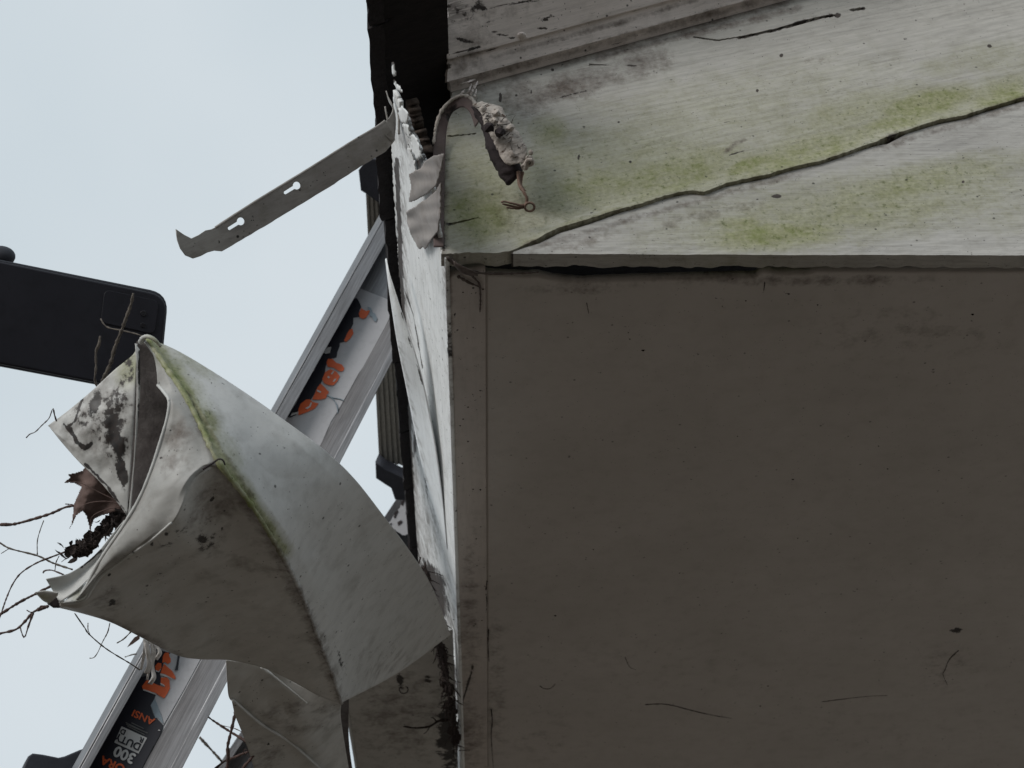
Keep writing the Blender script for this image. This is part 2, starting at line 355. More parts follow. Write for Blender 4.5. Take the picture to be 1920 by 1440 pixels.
# ------------------------------------------------------------------ ground
gm = mesh('ground', [(-400, -400, 0), (400, -400, 0), (400, 400, 0), (-400, 400, 0)], [(0, 1, 2, 3)])
g = link('ground', gm, 'ground', origin=(0, 0, 0)); g['kind'] = 'structure'

# ------------------------------------------------------------------ house eave
CN = at(832, 475, 1.4); XC, Y0, H = CN[0], CN[1], CN[2]      # lower corner of the boxed eave
YF = 3.4                                                      # the eave runs on behind the picture
house = thing('house', 'weathered white house eave with rotten boards, algae stains and a dark soffit', 'house', (XC, Y0, 0))
TH = .017                                                      # board thickness
ROOF_H, ROOF_X, TS = .215, -.072, math.tan(math.radians(22.4))
def roof_z(x): return H + ROOF_H + (x - XC - ROOF_X) * TS

CRACK = [(820, 478), (880, 473), (930, 474), (958, 470), (985, 460), (1010, 450), (1050, 430), (1075, 424), (1100, 416), (1130, 407), (1165, 396), (1200, 387), (1250, 370),
         (1290, 362), (1320, 364), (1360, 348), (1400, 339), (1440, 331), (1480, 319), (1540, 305), (1600, 285), (1640, 271), (1660, 262), (1700, 248), (1760, 230),
         (1810, 220), (1850, 206), (1920, 186), (2060, 140), (2250, 80), (3300, -260)]
CRACK_LOW = [(958, 474), (985, 464), (1012, 456), (1050, 437), (1075, 430), (1100, 422), (1130, 412), (1165, 398.5), (1200, 389), (1250, 371.8), (1290, 363.8), (1320, 365.6), (1360, 350.5),
             (1400, 342), (1440, 334), (1480, 321.5), (1540, 307.5), (1600, 287.5), (1640, 274.5), (1665, 270), (1700, 251), (1760, 233), (1810, 223), (1850, 209), (1920, 189), (2060, 143), (2250, 83), (3300, -257)]
GROOVE = [(832, 158), (870, 149), (1000, 116), (1100, 89), (1240, 48), (1480, -21), (1800, -114), (2250, -246), (3300, -560)]
SLITS = [[(842, 419), (868, 413), (897, 407), (896, 409), (870, 416), (843, 422)], [(838, 254), (880, 251), (893, 249), (892, 251), (870, 254), (840, 257)],
         [(1300, 68), (1345, 74), (1400, 66), (1398, 69), (1345, 77), (1300, 71)], [(1105, 119), (1150, 122), (1104, 123)],
         [(1385, 69), (1450, 54), (1500, 40), (1540, 30), (1565, 27), (1567, 31), (1540, 35), (1500, 46), (1450, 59), (1387, 73)],
         [(1590, 18), (1612, 14), (1622, 16), (1600, 22)]]
def board(name, lower, upper, nu, nv, x0, x1, mat, marks, yoff=0.0, rot_edge=None, slits=(), amp=.0006):
    """a board in the gable plane between two traced edges, with paint relief"""
    lo = np.array(jag(lower, 5, .8 if rot_edge else .22, False)); up = np.array(upper, float)
    xs = np.r_[np.linspace(x0, 1960, nu - 60), np.linspace(1963, x1, 60)] if rot_edge is None else np.r_[np.arange(x0, x0 + 70, 1.0), np.linspace(x0 + 70, 1960, nu - 130), np.linspace(1963, x1, 60)]; yl = np.interp(xs, lo[:, 0], lo[:, 1]); yu = np.interp(xs, up[:, 0], up[:, 1])
    vv = np.linspace(0, 1, nv); PX = np.repeat(xs[:, None], nv, 1); PY = yl[:, None] + (yu - yl)[:, None] * vv
    V = np.array([on_y(a, b, Y0 + yoff) for a, b in zip(PX.ravel(), PY.ravel())])
    fc = grid_faces(nu, nv); cx = PX.ravel()[fc].mean(1); cy = PY.ravel()[fc].mean(1); keep = np.ones(len(fc), bool)
    for s in slits: keep &= ~inpoly(cx, cy, s)
    if rot_edge is not None:
        e = np.array(jag(rot_edge, 6, 1.2, False)); e = e[np.argsort(e[:, 1])]; keep &= cx > np.interp(cy, e[:, 1], e[:, 0])
    fc = fc[keep]
    vs = np.tile(vv, nu)
    for i, v in enumerate(V):
        if rot_edge is not None and PX.ravel()[i] > 960: V[i, 1] -= .0036 * math.exp(-((np.interp(PX.ravel()[i], lo[:, 0], lo[:, 1]) - PY.ravel()[i]) / 16) ** 2) * min(1, (PX.ravel()[i] - 960) / 60)   # the split edge curls outward
        q = Vector((v[0] * 14, v[2] * 60 - v[0] * 20, 3.1)); V[i, 1] += amp * (mnoise.noise(q) + .6 * mnoise.noise(q * 3.1))
    me = mesh(name, V, [tuple(f) for f in fc], False); stain(me, V, marks)
    o = link(name, me, mat, house); solid(o, TH, -1); return o
A_, G_, D_ = 0, 1, 2
gm_marks = [('b', A_, 1250, 270, 500, 120, -15, .38), ('b', A_, 900, 330, 130, 130, 0, .5), ('b', A_, 1500, 310, 420, 90, -15, .5), ('b', A_, 1150, 320, 300, 110, -14, .55), ('b', A_, 960, 380, 140, 100, 0, .6), 
    ('b', A_, 1500, 290, 220, 45, -16, .75), ('b', A_, 1250, 330, 200, 55, -14, .8), ('b', A_, 1100, 355, 190, 60, -14, .72), ('b', A_, 900, 400, 100, 70, 0, .85), ('b', A_, 940, 330, 130, 60, -10, .62),
    ('b', A_, 1740, 195, 110, 30, -12, 1.0), ('b', A_, 1400, 310, 60, 18, -20, .95), ('b', A_, 1880, 180, 90, 40, -15, .8), ('b', A_, 1030, 250, 45, 35, 0, .7), ('b', A_, 1060, 300, 90, 45, 0, .55),
    ('b', A_, 1600, 210, 180, 40, -14, .6), ('b', A_, 1760, 130, 60, 25, 0, .35), ('b', A_, 1680, 230, 120, 24, -14, .8), ('s', A_, CRACK[4:], 22, .6), ('b', A_, 1870, 110, 120, 40, 0, .35),
    ('b', G_, 1060, 165, 105, 26, -14, .95), ('b', G_, 985, 185, 60, 35, 0, .75), ('b', G_, 1200, 118, 55, 26, -10, .75), ('b', G_, 930, 160, 70, 20, -15, .55), ('s', G_, [(870, 160), (1130, 96), (1300, 50), (1480, 0)], 10, .75),
    ('s', G_, [(1500, 14), (1300, 62), (1120, 110)], 8, .85), ('s', G_, CRACK[4:], 5, .85), ('s', G_, [(832, 480), (832, 240)], 9, .8), ('b', G_, 1675, 258, 22, 12, -10, .9), ('b', G_, 980, 390, 60, 40, 0, .4), ('b', G_, 1530, 115, 28, 10, -5, .35),
    ('b', D_, 1675, 258, 13, 8, -10, .95), ('s', D_, [(1385, 71), (1450, 57), (1500, 42), (1560, 28)], 3, .8), ('b', D_, 1570, 29, 8, 7, 0, 1), ('b', D_, 1618, 16, 7, 5, 0, 1), ('b', D_, 1465, 104, 5, 5, 0, 1), ('b', D_, 1855, 86, 6, 4, 0, 1),
    ('s', D_, [(832, 470), (829, 330)], 4, .5), ('b', D_, 938, 182, 4, 14, 0, .9), ('b', D_, 845, 420, 12, 4, 0, .6), ('s', G_, [(1362, 285), (1380, 268), (1396, 262)], 5, .8), ('s', D_, [(1368, 291), (1396, 282)], 1.8, .6), ('b', D_, 1183, 123, 16, 2.5, 5, .7), ('s', D_, [(1040, 185), (1100, 170)], 1.6, .5), ('b', D_, 968, 179, 4, 4, 0, 1), ('b', D_, 996, 172, 2.5, 7, 0, .9), ('b', D_, 1036, 131, 4, 4, 0, 1), ('b', D_, 1160, 229, 4, 3, 0, 1), ('b', D_, 1085, 294, 3, 8, 15, .9), ('b', D_, 1182, 303, 3, 3, 0, 1), ('b', D_, 1420, 170, 5, 5, 0, .8)]
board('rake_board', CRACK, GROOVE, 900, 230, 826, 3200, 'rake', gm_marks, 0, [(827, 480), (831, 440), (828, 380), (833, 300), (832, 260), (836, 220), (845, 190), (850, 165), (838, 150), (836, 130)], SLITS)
rt_marks = [('b', A_, 1600, 390, 420, 70, -8, .55), ('b', A_, 1450, 440, 160, 32, -4, .9), ('b', A_, 1700, 350, 260, 40, -12, .7), ('b', A_, 1390, 420, 60, 20, 0, .85), ('b', A_, 1600, 400, 300, 40, -6, .65), ('b', A_, 1880, 400, 90, 50, 0, .3),
            ('b', G_, 1080, 455, 110, 16, -10, .45), ('s', G_, [(1000, 466), (1250, 392), (1500, 326)], 7, .6), ('s', G_, [(1250, 420), (1420, 380)], 12, .4), ('s', G_, [(1640, 280), (1920, 196)], 8, .6),
            ('b', D_, 1457, 368, 9, 4, 0, 1), ('b', D_, 1420, 374, 3, 3, 0, 1), ('b', D_, 1806, 341, 4, 4, 0, 1), ('s', D_, [(960, 472), (962, 505)], 2, .9)]
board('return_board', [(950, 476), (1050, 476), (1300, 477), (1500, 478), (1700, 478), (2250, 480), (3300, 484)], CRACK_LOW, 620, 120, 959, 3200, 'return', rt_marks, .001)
# dark framing behind the boards' cracks
link('backing_board', mesh('backing_board', *box(on_y(850, 472, Y0 + .032), on_y(3150, 472, Y0 + .032) - on_y(850, 472, Y0 + .032), (0, .012, 0), (0, 0, .4)), False), 'cavity', house)
# flat end grain under the left end of the boards, 20 mm deep
pl = on_y(834, 471, Y0 + .0005); pr = on_y(958, 474, Y0 + .0005)
# soffit: a narrow trim board along the fascia and the wide panel
def soffit_sheet(name, x0, x1, y0f, y1, z, mat, marks, nu, nv, thick):
    xs = np.linspace(x0, x1, nu); V = []
    for x in xs:
        a = y0f(x)
        for t in np.linspace(0, 1, nv) ** 1.15:
            y = a + (y1 - a) * t; V.append((x, y, z + .0006 * mnoise.noise(Vector((x * 9, y * 9, 0)))))
    V = np.array(V); me = mesh(name, V, [tuple(f[::-1]) for f in grid_faces(nu, nv)]); stain(me, V, marks); o = link(name, me, mat, house); solid(o, thick, -1); return o
gap_px = [(830, 512), (905, 514), (985, 519), (1005, 517), (1030, 523), (1060, 527), (1090, 529), (1160, 526), (1300, 522), (1420, 520), (1424, 510), (1448, 510), (1452, 514), (1518, 513), (1522, 508), (2300, 508), (3400, 508)]
gx = []; gy = []
for a, b in jag(gap_px, 8, .5, False):
    p = on_z(a, b, H + .002); gx.append(p[0]); gy.append(p[1])
XT0, XT1 = XC + .0006, XC + .039
sof_marks = [('b', D_, 1793, 1182, 10, 5, 0, 1), ('b', G_, 932, 1290, 22, 160, 0, .32), ('b', G_, 1500, 525, 250, 10, 0, .6), ('b', G_, 1100, 540, 120, 14, 0, .4), ('b', D_, 1885, 505, 50, 3, 0, .5), ('b', G_, 1780, 1250, 60, 50, 0, .25),
             ('b', G_, 1200, 1250, 300, 60, 5, .1), ('b', G_, 1700, 620, 200, 60, 0, .2), ('b', G_, 1650, 1370, 300, 50, 0, .1), ('b', G_, 1010, 1380, 90, 50, 0, .2)]
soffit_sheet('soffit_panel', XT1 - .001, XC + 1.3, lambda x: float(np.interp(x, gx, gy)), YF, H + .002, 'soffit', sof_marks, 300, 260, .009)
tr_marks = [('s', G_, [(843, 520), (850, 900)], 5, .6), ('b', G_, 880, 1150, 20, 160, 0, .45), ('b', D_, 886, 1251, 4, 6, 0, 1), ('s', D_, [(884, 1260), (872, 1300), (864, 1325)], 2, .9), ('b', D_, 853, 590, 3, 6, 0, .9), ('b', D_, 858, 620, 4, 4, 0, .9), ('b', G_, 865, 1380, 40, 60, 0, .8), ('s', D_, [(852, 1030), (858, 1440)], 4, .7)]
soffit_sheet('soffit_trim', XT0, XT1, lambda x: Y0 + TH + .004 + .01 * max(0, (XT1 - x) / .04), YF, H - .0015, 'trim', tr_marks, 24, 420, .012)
# hairline cracks, scuffs and stuck grit on the soffit paint
random.seed(77)
def on_soffit(pts, z): return [on_z(a, b, z) for a, b in pts]
for pts, wd in (([(1210, 1321), (1240, 1320), (1262, 1323), (1300, 1333), (1335, 1341), (1372, 1347)], 1.5), ([(1540, 1316), (1580, 1311), (1625, 1306), (1664, 1304)], .9), ([(1797, 1220), (1786, 1230), (1778, 1240), (1772, 1256), (1768, 1264), (1776, 1284)], 1.3), ([(1012, 1286), (1020, 1291), (1032, 1291), (1041, 1283)], 1.3),
                ([(1100, 568), (1104, 588)], .8), ([(1434, 530), (1432, 546)], .8), ([(1172, 1232), (1180, 1250), (1192, 1256)], .7)):
    V, Fc = tube(on_soffit(pts, H + .0017), wd * .00052, 6, wd * .0002, .5, 26); link('paint_crack', mesh('paint_crack', V, Fc), 'debris', house)
for pts in ([(913, 1090), (911, 1110), (913, 1128), (911, 1150)], [(921, 1330), (923, 1352), (921, 1380), (925, 1440)], [(916, 1180), (915, 1210), (917, 1240)]):
    V, Fc = tube(on_soffit(pts, H - .0012), .0009, 6, .0003, .5, 26); link('paint_crack', mesh('paint_crack', V, Fc), 'debris', house)
gr = []
for k in range(70):
    x, y = (random.uniform(850, 1920), random.uniform(540, 1440)) if k < 46 else (random.gauss(880, 18), random.uniform(540, 1430)); r = random.choice((.7, .8, 1.0, 1.2, 1.9)) * .0006; c = on_z(x, y, H + (.0014 if x > 910 else -.002)); n_ = random.randint(5, 7); a0 = random.random() * 6; el = random.uniform(1, 2.4); vs = [c + np.array([0, 0, -r])]
    for j in range(n_): th = a0 + 6.28 * j / n_; vs.append(c + r * random.uniform(.6, 1.3) * np.array([math.cos(th) * el, math.sin(th), .8]))
    gr.append((vs, [(0, 1 + (j + 1) % n_, 1 + j) for j in range(n_)]))
V, Fc = join(gr); o_ = link('stuck_grit', mesh('stuck_grit', V, Fc, False), 'debris', house); o_['kind'] = 'stuff'
# cracked caulk at the inner corner
for pts, r in (([(838, 482, 1.400), (852, 497, 1.402), (872, 508, 1.405), (890, 522, 1.415), (899, 534, 1.43), (901, 560, 1.45), (900, 585, 1.47)], .0014), ([(846, 488, 1.400), (870, 505, 1.405), (900, 512, 1.41), (940, 513, 1.41), (985, 512, 1.41), (1010, 510, 1.41)], .0017),
               ([(858, 518, 1.415), (880, 530, 1.425), (900, 538, 1.435)], .0016)):
    V, Fc = tube([at(a, b, depth(on_z(a, b, H - .004))) for a, b, _ in pts], r, 6, r * .5, .35); link('caulk_strip', mesh('caulk_strip', V, Fc), 'caulk', house)
# a thin sliver of caulk peeled off along the corner
V, Fc = loft([[(850, 490, 1.395), (872, 502, 1.396), (895, 512, 1.40)], [(852, 500, 1.40), (870, 514, 1.404), (896, 518, 1.405)]], 14, 4, .001, 60); solid(link('caulk_peel', mesh('caulk_peel', V, Fc), 'caulk', house), .0006)

# fascia: leans out, square to the roof slope
FT = np.array([-.058, 0, .2]); FL = np.linalg.norm(FT); ft = FT / FL; FN = np.array([-ft[2], 0, ft[0]]); FP = np.array([XC, Y0, H])
fas_poly = [(736, 170), (741, 176), (748, 190), (752, 215), (763, 222), (768, 245), (778, 262), (786, 285), (793, 300), (806, 330), (826, 470), (838, 490), (846, 620), (850, 800), (856, 1050), (872, 1400), (874, 1500),
            (812, 1500), (790, 1200), (779, 1040), (773, 930), (766, 800), (763, 700), (756, 600), (749, 520), (742, 420), (737, 330), (733, 262), (742, 240), (738, 200)]
def fascia_sheet(name, poly, off, nu, nv, y0, y1, mat, marks, thick, t0=-.02, t1=1.02, amp=.0003, js=4, ja=1.1):
    ys = y0 + (y1 - y0) * np.linspace(0, 1, nu) ** 1.1; ts = np.linspace(t0, t1, nv)
    V = np.array([FP + np.array([0, y - Y0, 0]) + FT * t + FN * off for y in ys for t in ts])
    for i, v in enumerate(V):
        q = Vector((v[0] * 90, v[1] * 14, v[2] * 90)); V[i] = v + FN * amp * (mnoise.noise(q) + .6 * mnoise.noise(q * 2.6))
    px, py = to_px(V); fc = grid_faces(nu, nv); k = inpoly(px[fc].mean(1), py[fc].mean(1), jag(poly, js, ja)); fc = fc[k]
    used = np.unique(fc); mp = np.full(len(V), -1); mp[used] = np.arange(len(used)); V = V[used]; fc = mp[fc]
    me = mesh(name, V, [tuple(f) for f in fc]); stain(me, V, marks); o = link(name, me, mat, house); solid(o, thick, -1)
    return o
fm = [('b', G_, 800, 1000, 30, 110, 0, .5), ('b', D_, 848, 1300, 9, 110, -2, .8), ('b', D_, 812, 1090, 18, 40, -25, 1), ('b', G_, 752, 420, 10, 120, 0, .6), ('s', D_, [(744, 300), (752, 520), (766, 760), (776, 1040)], 4.5, .95), ('s', G_, [(748, 300), (758, 520), (770, 760), (782, 1040)], 9, .6), ('s', D_, [(757, 540), (775, 590), (792, 690)], 1.6, .6), ('b', D_, 775, 1040, 10, 25, 0, .8), ('b', G_, 765, 250, 30, 40, 0, .7),  # the tall black mark low down paints in dirt and shadow together
      ('b', D_, 785, 300, 10, 30, 0, .6), ('b', G_, 780, 820, 14, 90, 0, .3), ('b', D_, 778, 830, 5, 50, 3, .7), ('s', G_, [(832, 500), (843, 620), (850, 800)], 6, .55), ('b', D_, 800, 900, 6, 60, -4, .5), ('b', D_, 840, 640, 3, 60, 0, .5), ('b', D_, 825, 1120, 14, 40, -14, .9), ('b', G_, 835, 1150, 30, 90, -10, .6)]
fo = fascia_sheet('fascia_board', fas_poly, 0, 640, 90, Y0 - .06, YF, 'fascia', fm, .004)
# second, rotten layer of wood behind the broken end
fascia_sheet('rotten_end', [(735, 120), (738, 112), (745, 150), (762, 190), (776, 240), (790, 280), (800, 330), (812, 340), (822, 400), (800, 420), (760, 300), (742, 210)], -.02, 160, 60, Y0 - .09, Y0 + .25, 'rot', [], .012, ja=2.2, amp=.003)
random.seed(21)
for pl_ in ([(738, 150), (750, 165), (754, 172), (748, 172), (741, 166)], [(744, 208), (754, 200), (764, 214), (762, 232), (752, 230)], [(752, 230), (766, 236), (772, 262), (765, 258), (758, 246)], [(768, 250), (782, 262), (790, 292), (780, 300), (772, 280)], [(735, 118), (739, 118), (741, 140), (737, 142)], [(764, 268), (776, 300), (782, 330), (776, 336), (766, 300)]):
    fascia_sheet('paint_flake', pl_, .004, 220, 90, Y0 - .12, Y0 + .2, 'fascia', [('b', D_, pl_[0][0], pl_[0][1], 6, 6, 0, .8)], .0008, ja=1.2, amp=.0013, t0=-.1, t1=1.15)
# old metal wrap that has sprung away from the fascia in a long thin bow
def fp(px, py, lift=0.0): return on_plane(px, py, FP + FN * lift, FN)
def fd(px, py, lift): return (px, py, depth(fp(px, py, lift)))
L1 = [fd(722, 486, .022), fd(726, 520, .026), fd(733, 570, .028), fd(744, 640, .027), fd(758, 710, .022), fd(772, 780, .014), fd(786, 850, .008), fd(806, 930, .003), fd(832, 1010, .0012)]
L2 = [fd(724, 484, .022), fd(733, 520, .023), fd(752, 580, .020), fd(778, 660, .014), fd(794, 720, .010), fd(808, 790, .007), fd(820, 860, .005), fd(830, 940, .002), fd(838, 1030, .001)]
Lm = [tuple((np.array(a) + np.array(b)) / 2 - np.array([0, 0, .003])) for a, b in zip(L1, L2)]
V, Fc = loft([L1, Lm, L2], 90, 14, .0012, 40); me = mesh('fascia_wrap', V, Fc); stain(me, V, [('s', D_, [(752, 585), (792, 720)], 1.6, .5), ('s', G_, [(748, 640), (800, 900)], 5, .35)]); solid(link('fascia_wrap', me, 'wrap', house), .0006)

# roof: deck, painted rake overhang underneath, shingles over the edge
def roof_pt(x, y, drop=0.0): return np.array([x, y, roof_z(x) - drop])
YR0, YR1 = Y0 - .235, YF
xe, xn, xf = XC + ROOF_X + .004, XC + .0045, XC + 1.6
V = [roof_pt(xe, YR0 + .01), roof_pt(xn, YR0 + .01), roof_pt(xn, Y0 + .004), roof_pt(xf, Y0 + .004), roof_pt(xf, YR1), roof_pt(xn, YR1), roof_pt(xe, YR1), roof_pt(xe, Y0 + .004)]
solid(link('roof_deck', mesh('roof_deck', V, [(0, 1, 2, 7), (7, 2, 5, 6), (2, 3, 4, 5)], False), 'deck', house), .016, 1)
random.seed(5)
ysh = YR0; first_sh = None
while ysh < YR1:
    wdt = random.uniform(.115, .15); n_ = 14; V = []; o_ = random.uniform(-.0035, .0015); dz_ = random.uniform(0, .002)
    for j in range(n_ + 1):
        y = ysh + .001 + (wdt - .002) * j / n_; e = XC + ROOF_X - .001 + o_ + random.uniform(-.0012, .0012)
        V += [roof_pt(e, y, -.019 - dz_), roof_pt(e + .016, y, .0035), roof_pt(e + .074, y, -.0195 - dz_), roof_pt(e + .001, y, .0045 + random.uniform(-.001, .001))]
    Fc = []
    for j in range(n_):
        a, b = 4 * j, 4 * j + 4; Fc += [(a, b, b + 2, a + 2), (a, a + 3, b + 3, b), (a + 3, a + 1, b + 1, b + 3)]
    for a in (0, 4 * n_): Fc += [(a, a + 2, a + 1, a + 3)]
    link('shingle', mesh('shingle', V, Fc, False), 'shingle', house); ysh += wdt
# rake overhang boards (painted underside) with the trim strip where they meet the gable
def strip(name, y0, y1, drop0, drop1, mat, marks, x0=XC + .0035, x1=XC + 1.55, nu=260, nv=24, thick=.008, rag=.0, side=True):
    xs = np.linspace(0, 1, nu); V = []
    for i, s in enumerate(xs):
        for t in np.linspace(0, 1, nv):
            y = y0 + (y1 - y0) * t; xx = x0 + (x1 - x0) * s + (rag * mnoise.noise(Vector((0, y * 60, 1))) + rag * .8 * mnoise.noise(Vector((3, y * 190, 1))) if i == 0 else 0)
            V.append(roof_pt(xx, y, drop0 + (drop1 - drop0) * t + .0005 * mnoise.noise(Vector((s * 12, y * 40, 0)))))
    V = np.array(V); me = mesh(name, V, [tuple(f) for f in grid_faces(nu, nv)], False); stain(me, V, marks); o = link(name, me, mat, house); solid(o, thick, 1); return o
ov = [('s', G_, [(880, 150), (1240, 50), (1500, -25)], 7, .6), ('s', G_, [(1000, 86), (1200, 30)], 3, .6), ('s', D_, [(900, 18), (940, 10), (1010, 0)], 2.5, .6), ('s', D_, [(870, 50), (930, 38)], 2, .5), ('s', G_, [(860, 105), (930, 92)], 5, .7), ('b', D_, 850, 20, 60, 40, 0, .5), ('b', G_, 880, 60, 60, 40, 0, .5), ('b', D_, 870, 76, 14, 3, 12, .8), ('s', D_, [(925, 60), (965, 73)], 2.5, .9), ('b', G_, 900, 30, 120, 14, -10, .4), ('s', D_, [(1020, 38), (1033, 29)], 2.5, 1), ('s', D_, [(1008, 54), (1028, 52)], 2.5, .9), ('s', D_, [(842, 101), (905, 88)], 2, .8), ('b', D_, 843, 125, 8, 10, 0, 1), ('s', G_, [(920, 108), (1180, 38), (1400, -30)], 5, .7), ('b', D_, 980, 65, 12, 7, 0, .5), ('b', G_, 870, 120, 40, 30, 0, .5)]  # the long brown strokes paint the soft shadow of the seams
strip('overhang_board', Y0 - .135, Y0 - .0335, -.078, .0035, 'overhang', ov, rag=.0022, nv=60)
strip('overhang_board', Y0 - .037, Y0 - .0155, -.005, .0165, 'overhang', ov, rag=.002, nv=14)
strip('overhang_trim', Y0 - .019, Y0 - .0008, .0085, .0165, 'overhang', [('s', G_, [(840, 160), (1480, -12)], 8, .6)], x0=XC + .005, rag=.003, nv=14, thick=.010)  # brown stroke is seam shadow put into the colour
# a nail head in the overhang
npt = np.array(bpy.context.scene.ray_cast(bpy.context.evaluated_depsgraph_get(), Vector(EYE), Vector(ray(978, 68)))[1])
bm = bmesh.new(); bmesh.ops.create_uvsphere(bm, u_segments=14, v_segments=8, radius=.0052); bmesh.ops.scale(bm, vec=(1, 1, .45), verts=bm.verts); bmesh.ops.translate(bm, vec=npt, verts=bm.verts)
me = bpy.data.meshes.new('nail_head'); bm.to_mesh(me); bm.free(); link('nail_head', me, 'overhang', house)
# wood inside the box
link('rafter_tail', mesh('rafter_tail', *box((XC + .012, Y0 + .045, H + .03), (.6, 0, .24), (0, .038, 0), (0, 0, .13)), False), 'cavity', house)
link('sub_fascia', mesh('sub_fascia', *box((XC + .022, Y0 + .085, H + .015), (-.052, 0, .17), (0, YF - Y0 - .1, 0), (.03, 0, 0)), False), 'cavity', house)
# walls under the wide eave
link('wall', mesh('wall', *box((XC + .35, 2.75, 0), (5, 0, 0), (0, .15, 0), (0, 0, H + .0)), False), 'siding', house)

# splinters where the gable boards have broken, beside the corner
random.seed(3)
for (a, b, c, d) in ((868, 186, 884, 158), (876, 188, 889, 160), (884, 189, 893, 168), (880, 176, 896, 152), (855, 182, 872, 168), (858, 160, 892, 148)):
    V, Fc = tube([at(a, b, depth(on_y(a, b, Y0 - .004))), at((a + c) / 2 + 2, (b + d) / 2, depth(on_y(a, b, Y0 - .012))), at(c, d, depth(on_y(c, d, Y0 - .006)))], .0016, 5, .0007, .3); link('splinter', mesh('splinter', V, Fc, False), 'overhang', house)

# ------------------------------------------------------------------ torn corner flashing with a crusted lump
flash = thing('corner_flashing', 'torn rusty corner flashing curled over with a crusted lump hanging from its end', 'flashing', on_y(825, 465, Y0 - .003))
gy_ = lambda a, b, o: (a, b, depth(on_y(a, b, Y0 - o)))
path_l = [gy_(813, 462, .003), gy_(812, 400, .004), gy_(811, 320, .006), gy_(813, 270, .010), gy_(818, 235, .016), gy_(828, 208, .024), gy_(844, 190, .030), gy_(862, 180, .034), gy_(880, 182, .036), gy_(892, 196, .037), gy_(903, 220, .038)]
path_r = [gy_(832, 462, .003), gy_(833, 400, .003), gy_(834, 320, .004), gy_(836, 262, .008), gy_(840, 232, .014), gy_(848, 212, .020), gy_(858, 203, .026), gy_(868, 200, .030), gy_(877, 206, .033), gy_(884, 218, .035), gy_(890, 238, .036)]
V, Fc = loft([path_l, path_r], 90, 10, .0012, 60); me = mesh('curled_strip', V, Fc); stain(me, V, [('s', G_, [(825, 460), (825, 250)], 12, .6), ('b', D_, 850, 215, 26, 20, 0, .7)]); solid(link('curled_strip', me, 'flashing', flash), .0012)
# pale weathered outer rim of the curl
V, Fc = tube([at(*p) for p in path_l[3:]], .0016, 6, .0022, .35, 60); link('strip_rim', mesh('strip_rim', V, Fc), 'crust', flash)
# torn flaps lying over the fascia
random.seed(9)
fl1 = jag([(832, 288), (815, 292), (800, 300), (786, 318), (766, 326), (771, 345), (767, 378), (777, 376), (800, 365), (806, 358), (814, 352), (824, 332)], 7, 1.2)
fl2 = jag([(826, 342), (818, 358), (800, 372), (778, 388), (762, 397), (763, 420), (770, 440), (780, 455), (786, 468), (792, 463), (797, 468), (803, 458), (812, 444), (820, 435), (826, 400)], 7, 1.0)
for nm, pl_ in (('torn_flap', fl1), ('torn_flap', fl2)):
    xs = np.arange(755, 836, 1.3); ys = np.arange(280, 475, 1.7); PX, PY = np.meshgrid(xs, ys, indexing='ij')
    V = []
    for a, b in zip(PX.ravel(), PY.ravel()):
        k = max(0, min(1, (830 - a) / 70)); V.append(fp(a, b, .004 + .009 * k * k + .0015 * mnoise.noise(Vector((a * .03, b * .05, 0)))))
    V = np.array(V); fc = grid_faces(*PX.shape); kk = inpoly(PX.ravel()[fc].mean(1), PY.ravel()[fc].mean(1), pl_); fc = fc[kk]
    us = np.unique(fc); mp = np.full(len(V), -1); mp[us] = np.arange(len(us)); me = mesh(nm, V[us], [tuple(f) for f in mp[fc]]); stain(me, V[us], [('s', G_, [(826, 290), (826, 440)], 8, .7), ('b', D_, 795, 372, 8, 5, 0, .6)])
    solid(link(nm, me, 'flap', flash), .0009)
# the lump: dark underside wedge with a crusty upper face
def lump(name, ctr, mat, seed, amp, parent, sub=(46, 22)):
    """ctr: rows of (left point, right point, height) swept into a closed knobbly body"""
    n, m = sub; L = spline([c[0] for c in ctr], n); R = spline([c[1] for c in ctr], n); hh = np.interp(np.linspace(0, 1, n), np.linspace(0, 1, len(ctr)), [c[2] for c in ctr]); V = []
    for i in range(n):
        l, r = at(*L[i]), at(*R[i]); c = (l + r) / 2; a = (l - r) / 2; nrm = (EYE - c) / np.linalg.norm(EYE - c)
        for j in range(m):
            th = 2 * math.pi * j / m; s = math.sin(th); v = c + a * math.copysign(abs(math.cos(th)) ** .75, math.cos(th)) + nrm * hh[i] * math.copysign(abs(s) ** .8, s)
            q = Vector(v * 90) + Vector((seed, 0, 0)); k = amp * (.7 * mnoise.noise(q) + .6 * mnoise.noise(q * 2.3) + .6 * abs(mnoise.noise(q * 5)) + .35 * mnoise.noise(q * 10)); d_ = v - c
            V.append(v + d_ / (np.linalg.norm(d_) + 1e-6) * k)
    Fc = [(i * m + j, i * m + (j + 1) % m, (i + 1) * m + (j + 1) % m, (i + 1) * m + j) for i in range(n - 1) for j in range(m)]; Fc += [tuple(range(m - 1, -1, -1)), tuple((n - 1) * m + j for j in range(m))]
    return link(name, mesh(name, V, Fc), mat, parent)
lump('dark_core', [((884, 200, 1.455), (900, 196, 1.455), .004), ((902, 236, 1.445), (926, 222, 1.445), .008), ((914, 280, 1.435), (948, 258, 1.435), .010), ((930, 318, 1.43), (968, 296, 1.43), .011), ((948, 346, 1.425), (978, 322, 1.425), .009), ((956, 348, 1.425), (964, 340, 1.425), .002)], 'under', 1, .0022, flash)
